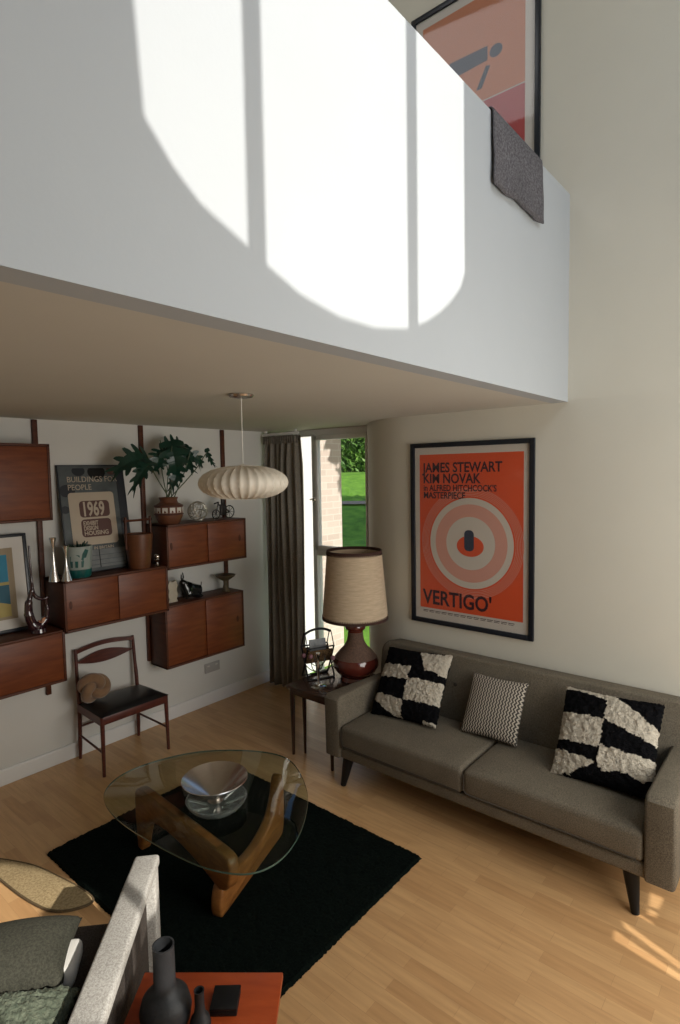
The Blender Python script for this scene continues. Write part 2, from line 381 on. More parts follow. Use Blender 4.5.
bm = B(); box(bm, (.028, 3.16, .06), (.034, 3.79, 1.33)); box(bm, (.002, 3.168, 1.43), (.008, 3.755, 2.455)); box(bm, (.028, 3.84, .06), (.034, 4.22, 2.50))
ob('glass', bm, GLS, w)
bm = B(); box(bm, (-.045, 3.30, 1.40), (-.02, 3.35, 1.425), .004); tube(bm, [(-.04, 3.31, 1.413), (-.055, 3.38, 1.42)], .006)
box(bm, (-.04, 3.775, 1.86), (-.01, 3.81, 1.90), .004); tube(bm, [(-.03, 3.77, 1.89), (-.035, 3.84, 1.88)], .007)
ob('window_handle', bm, STEEL, w)
bm = B(); box(bm, (UW, 4.26, -.12), (UW+.1, V+.12, ZC+.3)); box(bm, (UW, 3.0, ZC), (UW+.1, V+.12, ZC+.3)); box(bm, (UW, 3.0, -.12), (UW+.1, 4.3, 0)); struct('wall_window', bm, WALLL)
# outside: white return, brick wing, garden
bm = B(); box(bm, (UW+.1, 4.36, -.3), (4.84, 4.75, 3.4)); struct('wall_outside_white', bm, TRIM)
bm = B(); box(bm, (4.84, 4.36, -.3), (5.22, 4.9, 3.4)); struct('wall_outside_brick', bm, brick_mat())
def terr(d):
    return -.12 if d < 7 else -.12+.235*(d-7) if d < 16.5 else 2.11
def garden():
    bm = B(); rows = []
    for i in range(60):
        d = 5.2+i*.32; rows.append([bm.verts.new((d*math.cos(a), d*math.sin(a), terr(d)+.03*noise.noise(Vector((d*math.cos(a), d*math.sin(a), 0))*1.4))) for a in [math.radians(15+k*1.2) for k in range(50)]])
    for a, b in zip(rows, rows[1:]):
        for k in range(49): bm.faces.new((a[k], a[k+1], b[k+1], b[k]))
    struct('ground_lawn', bm, LAWN, smooth=True)
    bm = B(); rows = []
    for d in (13.25, 13.5):
        rows.append([bm.verts.new((d*math.cos(a), d*math.sin(a), terr(d)+.045)) for a in [math.radians(25+k*1.2) for k in range(30)]])
    for k in range(29): bm.faces.new((rows[0][k], rows[0][k+1], rows[1][k+1], rows[1][k]))
    struct('path_garden', bm, PATHM)
garden()
def leafcloud(bm, gen, n, s, rnd):
    for _ in range(n):
        c = gen(rnd); d = Vector((rnd.gauss(0, 1), rnd.gauss(0, 1), rnd.gauss(0, 1))).normalized(); e = d.orthogonal().normalized(); f = d.cross(e)
        k = s*rnd.uniform(.6, 1.3)
        vs = [bm.verts.new(c+e*k), bm.verts.new(c+f*k*.45), bm.verts.new(c-e*k), bm.verts.new(c-f*k*.45)]
        bm.faces.new(vs)
rn = random.Random(3)
HL = mat('hedge_leaf', (.035, .11, .012), .6, 0, 3, col2=(.13, .26, .035))
hg = thing('garden_hedge', 'dense clipped green hedge closing the lawn outside the window', 'hedge', (16.8*math.cos(.7), 16.8*math.sin(.7), 2.0), .7)
bm = B(); box(bm, (.35, -5, 0), (1.5, 5, 3.4), .2, 2); ob('hedge_core', bm, HEDGE, hg)
bm = B(); leafcloud(bm, lambda r: Vector((.3+r.uniform(-.28, .1), r.uniform(-4.5, 4.5), r.uniform(.05, 3.5))), 16000, .085, rn); ob('foliage', bm, HL, hg, smooth=False)
tr = thing('shade_tree', 'broad unseen tree added to shade the lawn', 'tree', (8.0, 1.0, .1))  # stands out of view, added to shade the near lawn
bm = B(); tube(bm, [(0, 0, 0), (.05, 0, 1.5), (0, .1, 3.2), (.1, 0, 4.6)], [.2, .16, .12, .06]); ob('trunk', bm, BARK, tr)
def crown(r):
    while 1:
        v = Vector((r.uniform(-1, 1), r.uniform(-1, 1), r.uniform(-1, 1)))
        if v.length < 1: return Vector((v.x*3.3, v.y*2.7, v.z*1.8))+Vector((0, 0, 5.0))
bm = B(); leafcloud(bm, crown, 16000, .16, rn); ob('foliage', bm, HL, tr, smooth=False)

# ------------------------------------------------------------------ wall storage system
UPR = [.925, 1.755, 2.587, 3.425]
for i, (x, lab) in enumerate([(UPR[1], 'dark wooden wall upright beside the print in slate tones'), (UPR[2], 'dark wooden wall upright behind the monstera leaves'), (UPR[3], 'dark wooden wall upright behind the round pendant lamp')]):
    bm = B(); box(bm, (-.017, -.028, 0), (.017, 0, 2.555-(.55 if i == 0 else .58)), .003)
    for k in range(9): box(bm, (-.004, -.0295, .12+k*.2), (.004, -.027, .135+k*.2))
    o = ob('wall_upright', bm, TEAKD); o.location = (x, V-.001, .55 if i == 0 else .58); tag(o, lab, 'shelving upright', 'uprights of the wall storage system')
def cabinet(x0, z0, z1, label, d=.40, doors=2, pulls=(0,)):
    w_ = UPR[1]-UPR[0]-.006; y0 = V-.03
    t = thing('wall_cabinet', label, 'cabinet', (x0+.003, y0, z0), 0, 'teak wall cabinets')
    h = z1-z0; th = .017
    bm = B(); box(bm, (0, -d, 0), (w_, 0, th), .002); box(bm, (0, -d, h-th), (w_, 0, h), .002)
    box(bm, (0, -d, 0), (th, 0, h), .002); box(bm, (w_-th, -d, 0), (w_, 0, h), .002); box(bm, (0, -.012, 0), (w_, 0, h))
    ob('body', bm, [TEAKD], t)
    for k in range(doors):
        wd = (w_-2*th)/doors; a = th+k*wd
        off = 0.012 if (k == 0 and doors == 2) else 0
        bm = B(); box(bm, (a+.001-(0 if k == 0 else .006), -d+.004+off, th+.002), (a+wd-.001, -d+.016+off, h-th-.002), .002)
        dr = ob('door', bm, TEAK, t)
        if k in pulls:
            px = a+.045 if k == 0 else a+wd-.045
            bm = B(); bz = h*.52
            prism(bm, [(px-.012+.012*math.cos(q), bz+.03*math.sin(q)) for q in [i*PI/8 for i in range(16)]], -d+.0015+off, -d+.006+off, (0, 2, 1)); ob('handle', bm, TEAKD, dr)
    return t
cabinet(UPR[0], 1.847, 2.372, 'teak wall cabinet high up with one plain door, above the framed print', .22, 1, ())
cabinet(UPR[0], .728, 1.090, 'teak wall cabinet under the framed blue print, with dark glass vase on top', .31, 1, ())
cabinet(UPR[1], 1.056, 1.423, 'teak wall cabinet with two doors above the empty dining chair', .31, 2, (0,))
cabinet(UPR[2], 1.381, 1.744, 'upper teak wall cabinet carrying the potted monstera', .30, 2, (0, 1))
cabinet(UPR[2], .552, 1.074, 'lowest teak wall cabinet, just above the wall socket', .24, 2, (1,))

# ------------------------------------------------------------------ items on the cabinets
def M_lean(x0, y0, z0, tilt=0, rz=0):   # local x = along wall, local y = up the picture, local z = towards the room
    return Matrix.Translation((x0, y0, z0)) @ Matrix.Rotation(rz, 4, 'Z') @ Matrix.Rotation(PI/2-tilt, 4, 'X')
def picture_frame(parent, w_, h, fw, d, m_):
    bm = B()
    for a, b in (((0, 0), (fw, h)), ((w_-fw, 0), (w_, h)), ((fw, 0), (w_-fw, fw)), ((fw, h-fw), (w_-fw, h))):
        box(bm, (a[0], a[1], 0), (b[0], b[1], d), .002)
    return ob('frame', bm, m_, parent)
def flat(name, parent, x0, y0, x1, y1, z, m_, poly=None, th=.0008):
    bm = B()
    if poly: prism(bm, poly, z, z+th)
    else: box(bm, (x0, y0, z), (x1, y1, z+th))
    return ob(name, bm, m_, parent, smooth=False)
# framed blue print, leaning
t = thing('framed_print', 'framed abstract print in blue and ochre with wide white mat and black frame', 'picture'); t.matrix_world = M_lean(1.020, 4.215, 1.0925, .10)
picture_frame(t, .62, .668, .022, .022, POSTB)
flat('mat_board', t, .02, .02, .60, .648, .010, PAPER); flat('inner_mat', t, .10, .09, .525, .575, .0115, TANP)
flat('print', t, .12, .11, .485, .53, .013, BLUE)
flat('print_band', t, .12, .11, .485, .22, .0145, YEL, [(.12, .11), (.485, .11), (.485, .19), (.33, .24), (.12, .20)])
flat('print_band', t, .12, .22, .485, .30, .0140, TEALP, [(.12, .20), (.33, .24), (.485, .19), (.485, .33), (.12, .35)])
flat('print_stripe', t, .12, .325, .485, .345, .0145, YEL)
# poster leaning on the middle cabinet
t = thing('leaning_poster', 'slate-grey exhibition poster with a cream 1969 panel leaning on the wall', 'poster'); t.matrix_world = M_lean(1.888, 4.185, 1.425, .150)
PW, PH = .522, .815
bm = B(); box(bm, (0, 0, -.008), (PW, PH, .006), .001); ob('board', bm, GREYP, t)
picture_frame(t, PW, PH, .008, .010, POSTB)
flat('border', t, PW-.068, .006, PW-.008, PH-.006, .0065, POSTB)
for k, (x, y, r) in enumerate([(.06, .62, .06), (.16, .77, .05), (.30, .76, .07), (.42, .77, .04), (.03, .48, .035)]):
    poly = [(min(max(x+r*math.cos(q), .009), .465), min(y+r*math.sin(q)*.8, .79)) for q in [i*PI/10 for i in range(20)]]
    flat('gear_shape', t, 0, 0, 0, 0, .0066+.0002*k, [POSTB, POSTB, BLKF, BRNP, POSTB][k], poly)
cp = [(.085+.02*0, .17)]
def rrect(x0, y0, x1, y1, r, n=5):
    o = []
    for cx, cy, a0 in ((x1-r, y1-r, 0), (x0+r, y1-r, PI/2), (x0+r, y0+r, PI), (x1-r, y0+r, 1.5*PI)):
        for i in range(n+1): a = a0+i/n*PI/2; o.append((cx+r*math.cos(a), cy+r*math.sin(a)))
    return o
flat('cream_panel', t, 0, 0, 0, 0, .008, CREAMP, rrect(.060, .205, .415, .605, .025))
for x0, y0, x1, y1, r in ((.135, .415, .370, .54, .028), (.135, .265, .370, .40, .028)):
    flat('brown_block', t, 0, 0, 0, 0, .0090, BRNP, rrect(x0, y0, x1, y1, r))
flat('lower_picture', t, .13, .03, .46, .165, .0072, GREYL)
for k in range(3): flat('rule_line', t, .14, .05+.035*k, .45, .054+.035*k, .0084, GREYP)
flat('rule_line', t, .245, .03, .251, .165, .0086, BLKF)
I = Matrix.Identity(4)
text_part('lettering', 'BUILDINGS FOR', .060, CREAMP, t, Matrix.Translation((.065, .685, .0078)), 0, sx=.92)
text_part('lettering', 'PEOPLE', .060, CREAMP, t, Matrix.Translation((.065, .625, .0078)), 0, sx=.92)
text_part('lettering', '1969', .150, CREAMP, t, Matrix.Translation((.150, .427, .0104)), .004, sx=.60)
for k, s in enumerate(('EXHIBIT', 'DESIGN', 'HOUSING')): text_part('lettering', s, .045, CREAMP, t, Matrix.Translation((.150, .355-.038*k, .0104)), .001, sx=.72 if k < 2 else .95)
text_part('lettering', 'IN BRITAIN', .032, CREAMP, t, Matrix.Translation((.21, .168, .0084)), 0, sx=1.0)

def lathed(name, prof, m_, loc, label, cat, seg=28, group=None):
    bm = B(); lathe(bm, prof, seg); o = ob(name, bm, m_); o.location = loc; return tag(o, label, cat, group)
zc2, zc3, zc3l, zc1 = 1.4232, 1.7442, 1.0742, 1.0902
# silver candlesticks
cs = [(.038, 0), (.036, .010), (.022, .07), (.010, .14), (.006, .19), (.009, .24), (.022, .298), (.023, .303), (.012, .290), (.004, .27), (0, .27)]
lathed('candlestick', cs, CHROME, (1.735, 4.06, zc2), 'taller of two slim silver trumpet candlesticks on the middle cabinet', 'candlestick', group='silver candlesticks')
lathed('candlestick', [(r*.95, z*.80) for r, z in cs], CHROME, (1.798, 4.01, zc2), 'shorter silver trumpet candlestick, set close against the teal animal pot', 'candlestick', group='silver candlesticks')
# teal cup with animal
t = thing('glazed_pot', 'pale glazed pot with teal animal painted on it and green leaves', 'pot', (1.920, 4.075, zc2))
bm = B(); lathe(bm, [(.060, 0), (.068, .01), (.078, .14), (.082, .20), (.078, .20), (.074, .14), (.062, .03), (0, .03)], 36); ob('bowl', bm, CUPM, t)
bm = B(); lathe(bm, [(.0612, .001), (.0695, .012), (.0725, .055), (.070, .055), (.066, .012), (.058, .001)], 36, caps=False); ob('teal_band', bm, TEALG, t)
bm = B()
def wrap(bm, pts, r0, z0, k, a0):  # polygon wrapped on the pot
    cx = sum(p[0] for p in pts)/len(pts); cy = sum(p[1] for p in pts)/len(pts)
    def P(p, e): r = r0+k*(p[1])+e; a = a0+p[0]/r0; return (r*math.cos(a), r*math.sin(a), z0+p[1])
    vs = [bm.verts.new(P(p, .0015)) for p in pts]; bs = [bm.verts.new(P(p, -.003)) for p in pts]
    bm.faces.new(vs); n = len(pts)
    for i in range(n): bm.faces.new((vs[i], bs[i], bs[(i+1) % n], vs[(i+1) % n]))
a0 = math.atan2(-4.06, -1.925); t.scale = (1.13, 1.13, 1.13)
for pts in ([(-.045, .05), (.03, .05), (.035, .085), (.0, .095), (-.04, .085)], [(.02, .07), (.045, .075), (.06, .12), (.04, .13), (.025, .10)], [(-.045, .015), (-.03, .015), (-.028, .055), (-.045, .055)], [(-.015, .015), (0, .015), (.002, .055), (-.015, .055)], [(.018, .015), (.03, .015), (.034, .055), (.018, .055)]):
    wrap(bm, pts, .0705, .055, .09, a0-.1)
ob('painted_animal', bm, TEALG, t, smooth=False)
bm = B()
for k in range(14):
    a = k*2.4; tube(bm, [(0, 0, .10), (.03*math.cos(a), .03*math.sin(a), .17), (.055*math.cos(a), .055*math.sin(a), .205+.01*(k % 3))], [.004, .012, .003], 6)
lathe(bm, [(.07, .165), (.06, .178), (0, .182)], 20, caps=False); ob('leaves', bm, LEAF, t)
# teak bucket
t = thing('ice_bucket', 'tapered teak ice bucket with raised side posts and a bar handle', 'bucket', (2.392, 4.072, zc2))
bm = B(); lathe(bm, [(.078, 0), (.082, .01), (.100, .18), (.108, .27), (.102, .272), (.098, .26), (0, .25)], 36); ob('body', bm, BUCK, t)
bm = B(); box(bm, (-.112, -.012, .15), (-.098, .012, .405), .005); box(bm, (.098, -.012, .15), (.112, .012, .405), .005); tube(bm, [(-.118, 0, .375), (.118, 0, .375)], .009); ob('handle', bm, TEAKD, t)
# small silver thing
t = thing('silver_egg_cup', 'tiny silver cup with a ball beside the teak bucket', 'cup', (2.535, 4.05, zc2))
bm = B(); lathe(bm, [(.016, 0), (.018, .004), (.008, .02), (.008, .03), (.024, .05), (.022, .055), (0, .055)], 20); ob('stem', bm, CHROME, t)
bm = B(); lathe(bm, [(0, .05)]+[(.024*math.sin(a), .074-.024*math.cos(a)) for a in [i*PI/8 for i in range(1, 8)]]+[(0, .098)], 20); ob('ball', bm, CHROME, t)
# monstera in banded pot
t = thing('potted_monstera', 'monstera with split leaves in a banded terracotta pot', 'plant', (2.692, 4.10, zc3))
bm = B(); lathe(bm, [(.075, 0), (.085, .01), (.108, .06), (.115, .10), (.112, .155), (.075, .175), (.068, .195), (.078, .22), (.070, .22), (.060, .19), (0, .18)], 36); ob('pot', bm, TERRA, t)
bm = B()
for z in (.082, .150): lathe(bm, [(.1135, z-.006), (.1185, z), (.1135, z+.006)], 36, caps=False)
ob('dark_bands', bm, BRNP, t)
bm = B()
for k in range(12):
    a = k*PI/6+.2; wpts = [(-.021, 0), (.021, 0), (.021, .042), (-.021, .042)]
    wrap(bm, wpts, .1145, .095, 0, a)
ob('white_squares', bm, PAPER, t, smooth=False)
def leaf_mesh(bm, L, W, M, nl=6, fold=.25):
    """monstera blade in local xy, stem joint at origin, tip +x"""
    def P(x, y): return M @ Vector((x, y, abs(y)*fold-.9*(x-.35*L)**2/L))
    def w_at(s): return W*(math.sin(PI*min(1, max(0, s))**.75)**.8)*(1-.25*s)+.02*W
    for sg in (1, -1):
        for k in range(nl):
            s0 = -.12+k*1.05/nl; s1 = s0+1.05/nl*.80
            n = 6; rows = []
            for j in range(n+1):
                q = j/n; sm = (s0+s1)/2; half = (s1-s0)/2*(1.15 if q < .25 else (1-.60*(max(0, q-.6)/.4)**2))
                swp = (sm-.35)*.30*q+.12*q*q
                wd = w_at(.08+.86*(k+.5)/nl)*q
                rows.append([bm.verts.new(P((sm-half+swp)*L, sg*wd)), bm.verts.new(P((sm+half+swp)*L, sg*wd))])
            for a, b in zip(rows, rows[1:]): bm.faces.new((a[0], a[1], b[1], b[0]))
        # inner web that joins the fingers
        rows = [[bm.verts.new(P((-.1+1.05*j/8)*L, 0)), bm.verts.new(P((-.1+1.05*j/8)*L+.02*L, sg*W*.48*math.sin(PI*min(1, .08+j/8*.92))))] for j in range(9)]
        for a, b in zip(rows, rows[1:]): bm.faces.new((a[0], a[1], b[1], b[0]))
def aim(pos, tip, nrm):
    x = (Vector(tip)-Vector(pos)).normalized(); z = Vector(nrm); z = (z-x*z.dot(x)).normalized(); y = z.cross(x)
    M = Matrix((x, y, z)).transposed().to_4x4(); M.translation = Vector(pos); return M
NV = (-.5, -.85, .12)
def px(x, y, v):      # picture column and row to a point of the given depth plane, relative to the plant
    d = r2*((x-340)/FPX)-u2*((y-512)/FPX)+fwd; k = v/d.y; return Vector((d.x*k-2.692, v-4.10, 2.15+d.z*k-zc3))
LV = [((147, 456), (117, 466), 4.0, .19, .15, (-.4, -.8, .45)), ((150, 462), (132, 486), 3.92, .12, .08, (-.6, -.7, .3)), ((160, 452), (156, 470), 4.05, .13, .10, (-.5, -.85, .2)),
      ((168, 450), (186, 440), 4.06, .17, .13, (-.3, -.8, .5)), ((172, 446), (178, 478), 4.0, .26, .14, NV), ((183, 450), (193, 474), 4.1, .14, .08, (-.7, -.7, .1)),
      ((190, 452), (206, 468), 4.05, .14, .07, (-.4, -.85, .3)), ((178, 470), (172, 488), 4.05, .12, .08, NV), ((207, 452), (214, 468), 4.1, .10, .035, (-.8, -.5, .2))]
for k, (a, b, v, L, W, nr) in enumerate(LV):
    bm = B(); p0 = px(*a, v); p1 = px(*b, v)
    L = (p1-p0).length*1.08
    leaf_mesh(bm, L, W*.9, aim(p0, p1, nr), 5); o = ob('leaf', bm, LEAF, t, smooth=False)
bm = B()
for k, (a, b, v, L, W, nr) in enumerate(LV):
    if k == 1: continue
    p = px(*a, v); base = Vector((.03*math.cos(k*2), .03*math.sin(k*2), .18)); md = (p+base)/2+Vector((0, 0, .03))+Vector((p.x*.15, 0, 0))
    tube(bm, smooth_open([base, md, p], 5), .0045, 6)
tube(bm, smooth_open([(-.02, 0, .18), (.02, 0, .35), tuple(px(160, 440, 4.07))], 5), .004, 6)
ob('stems', bm, STEMM, t)
# wire ball
t = thing('wire_ball', 'openwork silver wire ball beside the monstera pot', 'ornament', (2.975, 4.10, zc3))
bm = B(); R0 = .083
for k in range(13):
    n = Vector((random.gauss(0, 1), random.gauss(0, 1), random.gauss(0, 1))).normalized(); e = n.orthogonal().normalized(); f = n.cross(e); rr = R0*random.uniform(.86, 1); o_ = n*math.sqrt(max(0, R0*R0-rr*rr))
    tube(bm, [Vector((0, 0, R0+.0035))+o_+(e*math.cos(i*PI/12)+f*math.sin(i*PI/12))*rr for i in range(24)], .0032, 6, closed=True)
ob('wire_rings', bm, WIRE, t)
# wire bicycle ornament
t = thing('bicycle_ornament', 'black metal toy bicycle on the upper cabinet under the pendant lamp', 'ornament', (3.26, 4.12, zc3))
for name, cx, r in (('wheel', .075, .055), ('wheel', -.075, .040)):
    bm = B(); tube(bm, [(cx+r*math.cos(i*PI/12), 0, r+.004+r*math.sin(i*PI/12)) for i in range(24)], .005, 6, closed=True)
    for k in range(4): a = k*PI/4; tube(bm, [(cx-r*math.cos(a), 0, r+.004-r*math.sin(a)), (cx+r*math.cos(a), 0, r+.004+r*math.sin(a))], .002, 5)
    ob(name, bm, DARKM, t)
bm = B()
for a, b in (((.075, 0, .06), (0, 0, .11)), ((-.075, 0, .045), (-.045, 0, .15)), ((0, 0, .11), (-.05, 0, .13)), ((0, 0, .11), (.01, 0, .19)), ((.01, 0, .19), (.05, 0, .19)), ((-.045, 0, .15), (-.09, 0, .14)), ((0, 0, .11), (0, 0, .04)), ((0, 0, .04), (.075, 0, .06))): tube(bm, [a, b], .007, 6)
box(bm, (-.03, -.012, .03), (.03, .012, .13), .006); box(bm, (-.012, -.015, .12), (.02, .015, .22), .008); ob('bicycle_frame', bm, DARKM, t)
# goblet dish, bull, ivory piece on lowest cabinet
lathed('footed_dish', [(.040, 0), (.042, .006), (.026, .03), (.018, .07), (.020, .095), (.045, .11), (.088, .14), (.092, .152), (.086, .152), (.04, .125), (0, .118)], BRONZE, (3.29, 4.15, zc3l), 'small bronze footed dish on the lowest cabinet', 'dish')
t = thing('bull_figurine', 'black glossy ceramic bull figurine with raised horns', 'figurine', (2.90, 4.14, zc3l), -.1)
def skin(name, pts, edges, rad, m_, parent, lv=2):
    me = bpy.data.meshes.new(name); me.from_pydata(pts, edges, []); o = bpy.data.objects.new(name, me); COL.objects.link(o)
    md = o.modifiers.new('s', 'SKIN'); 
    for sv, r in zip(me.skin_vertices[0].data, rad): sv.radius = (r, r) if not isinstance(r, tuple) else r
    me.skin_vertices[0].data[0].use_root = True
    o.modifiers.new('d', 'SUBSURF').levels = lv; bpy.context.view_layer.update()
    m2 = bpy.data.meshes.new_from_object(o.evaluated_get(bpy.context.evaluated_depsgraph_get())); bpy.data.objects.remove(o)
    m2.materials.clear(); m2.materials.append(m_)
    for p in m2.polygons: p.use_smooth = True
    zmin = min(v.co.z for v in m2.vertices)
    if zmin < 0.0: m2.transform(Matrix.Translation((0, 0, -zmin+.0005)))
    q = bpy.data.objects.new(name, m2); COL.objects.link(q); q.parent = parent; return q
skin('body', [(.02, 0, .070), (-.035, 0, .090), (-.06, 0, .130), (-.080, -.012, .158), (-.105, -.025, .148), (.075, 0, .055), (-.05, -.03, .035), (-.055, -.035, .008), (-.04, .03, .035), (-.045, .035, .008), (.085, -.035, .025), (.06, -.040, .008), (.09, .035, .025), (.068, .040, .008)],
     [(0, 1), (1, 2), (2, 3), (3, 4), (0, 5), (1, 6), (6, 7), (1, 8), (8, 9), (5, 10), (10, 11), (5, 12), (12, 13)], [.062, .066, .050, .034, .020, .056, .020, .014, .020, .014, .026, .014, .026, .014], BULLM, t)
bm = B(); tube(bm, smooth_open([(-.075, -.02, .18), (-.105, -.045, .195), (-.108, -.05, .235)], 4), [.007]*5+[.006]*3+[.002], 6); tube(bm, smooth_open([(-.07, 0, .18), (-.045, .03, .195), (-.05, .035, .235)], 4), [.007]*5+[.006]*3+[.002], 6); ob('horns', bm, BULLM, t)
bm = B(); tube(bm, smooth_open([(.085, 0, .075), (.105, 0, .10), (.11, 0, .135)], 4), .004, 6); ob('tail', bm, BULLM, t)
t = thing('ivory_ornament', 'pierced ivory-coloured ornament standing behind the black bull', 'ornament', (2.735, 4.16, zc3l))
bm = B(); prism(bm, [(-.045, 0), (.045, 0), (.035, .03), (.05, .06), (.035, .10), (.05, .14), (.03, .185), (0, .17), (-.03, .185), (-.05, .14), (-.035, .10), (-.05, .06), (-.035, .03)], -.012, .012, (0, 2, 1), .003); ob('plate', bm, IVORY, t)
bm = B()
for z in (.04, .08, .12, .155): lathe(bm, [(0, -.014), (.011, -.014), (.011, -.0125), (0, -.0125)], 12, M=Matrix.Translation((0, 0, z)) @ Matrix.Rotation(-PI/2, 4, 'X') @ Matrix.Diagonal((1, 1, -1, 1)))
ob('inset_dots', bm, TEAKD, t)
# dark glass long-neck vase
t = thing('glass_vase', 'dark amethyst glass vase with a thin swan neck and open loop', 'vase', (1.610, 4.05, zc1))
bm = B()
tube(bm, smooth_open([(-.035, 0, .60), (-.034, 0, .48), (-.03, 0, .36), (-.03, 0, .30), (-.055, 0, .22), (-.06, 0, .14), (-.035, 0, .06), (0, 0, .035)], 6), [.007]*6+[.008]*6+[.010]*6+[.016]*6+[.024]*6+[.030]*6+[.036]*6+[.034], 16)
tube(bm, smooth_open([(-.03, 0, .30), (-.01, 0, .25), (.035, 0, .225), (.075, 0, .235)], 6), [.012]*6+[.013]*6+[.009]*6+[.004], 12)
tube(bm, smooth_open([(.055, 0, .222), (.062, 0, .16), (.05, 0, .09), (0, 0, .036)], 6), [.008]*6+[.014]*6+[.024]*6+[.034], 14)
lathe(bm, [(.045, 0), (.05, .005), (.045, .03), (0, .04)], 24)
ob('glass_body', bm, AMBG, t)
bm = B(); tube(bm, smooth_open([(-.012, -.03, .09), (.005, -.036, .075), (.030, -.032, .105)], 4), [.005]*4+[.011]*4+[.004], 8); ob('amber_core', bm, COPPER, t)
# socket
t = thing('wall_socket', 'pale double electrical socket plate low on the white wall', 'socket', (3.235, V, .345))
bm = B(); box(bm, (-.085, -.010, -.045), (.085, 0, .045), .004); ob('plate', bm, SOCK, t)
for x in (-.045, .045):
    bm = B(); box(bm, (x-.014, -.0115, .012), (x+.014, -.009, .024), .001); ob('switch', bm, PAPER, t)
# small dark thing at the baseboard near the curtain is a cable clip
# ------------------------------------------------------------------ dining chair
def chair():
    t = thing('dining_chair', 'dark rosewood dining chair with black padded seat below the wall cabinets', 'chair', (2.188, 0, 0))
    FY, RY = 3.862, 4.262; hw = .246; hf = .264
    for sx in (-1, 1):
        bm = B(); tube(bm, [(sx*hf, FY, 0), (sx*(hf-.006), FY+.004, .43)], [.0115, .0165], 10); ob('leg', bm, CHW, t)
        bm = B(); tube(bm, smooth_open([(sx*(hw-.002), RY, 0), (sx*(hw-.006), RY-.015, .42), (sx*(hw-.008), RY+.005, .66), (sx*(hw-.012), RY+.015, .842)], 4), [.0115]+[.015]*6+[.013]*5+[.011], 10); ob('leg', bm, CHW, t)
        bm = B(); tube(bm, [(sx*hf, FY+.005, .175), (sx*hw, RY-.005, .19)], .008, 8); ob('stretcher', bm, CHW, t)
    bm = B(); tube(bm, [(-hw, RY-.006, .25), (hw, RY-.006, .25)], .008, 8); ob('stretcher', bm, CHW, t)
    bm = B()
    box(bm, (-hf, FY-.012, .375), (hf, FY+.010, .435), .006); box(bm, (-hw, RY-.028, .375), (hw, RY-.010, .435), .004)
    for sx in (-1, 1): prism(bm, [(sx*hf-.010, FY), (sx*hf+.010, FY), (sx*hw+.010, RY-.015), (sx*hw-.010, RY-.015)], .375, .435)
    ob('seat_frame', bm, CHW, t)
    bm = B(); n = 16; rows = []     # padded seat, slightly domed
    for top in (1, 0):
        g = []
        for i in range(n+1):
            r_ = []
            for j in range(n+1):
                x = -1+2*i/n; y = -1+2*j/n; e = (1-abs(x)**6)*(1-abs(y)**6)
                r_.append(bm.verts.new((x*(hw+.008+(1-y)/2*.018), FY-.018+(y+1)/2*(RY-FY-.022), .437+(.018+.024*(1-x*x*.6)*(1-y*y*.6))*e**.5*top)))
            g.append(r_)
        rows.append(g)
    for g in rows:
        for i in range(n):
            for j in range(n): bm.faces.new((g[i][j], g[i+1][j], g[i+1][j+1], g[i][j+1]))
    bmesh.ops.remove_doubles(bm, verts=bm.verts, dist=.0004); ob('seat', bm, LEATH, t)
    def rail(f0, f1, th):
        bm = B(); n = 20; pr = []
        for i in range(n+1):
            x = (-1+2*i/n)*(hw-.012); q = i/n; yb = RY+.012+.03*math.sin(PI*q); pr.append([bm.verts.new((x, yb-th, f0(q))), bm.verts.new((x, yb-th, f1(q))), bm.verts.new((x, yb+th, f1(q))), bm.verts.new((x, yb+th, f0(q)))])
        for a, b in zip(pr, pr[1:]):
            for k in range(4): bm.faces.new((a[k], a[(k+1) % 4], b[(k+1) % 4], b[k]))
        bm.faces.new(pr[0]); bm.faces.new(pr[-1]); return bm
    ob('top_rail', rail(lambda q: .806+.018*math.sin(PI*q), lambda q: .835+.022*math.sin(PI*q), .009), CHW, t)
    ob('back_rail', rail(lambda q: .735-.048*math.sin(PI*q), lambda q: .745+.048*math.sin(PI*q)-.01, .007), CHW, t)
chair()
t = thing('knot_cushion', 'tan velvet knot-shaped cushion resting on the dining chair', 'cushion', (1.990, 4.10, .465))
bm = B(); pts = []
for i in range(120):
    a = 2*PI*i/120; pts.append((math.cos(2*a)*(.055+.026*math.cos(3*a))*1.12, math.sin(3*a)*.034-.01, math.sin(2*a)*(.055+.026*math.cos(3*a))))
tube(bm, pts, .037, 16, closed=True); pts = [(p[0]*.35, p[1]*.6+.01, p[2]*.35) for p in pts]; tube(bm, pts[::3], .03, 10, closed=True)
zmn = min(v.co.z for v in bm.verts); bmesh.ops.translate(bm, verts=bm.verts, vec=(0, 0, -zmn+.006)); ob('knot', bm, KNOT, t)

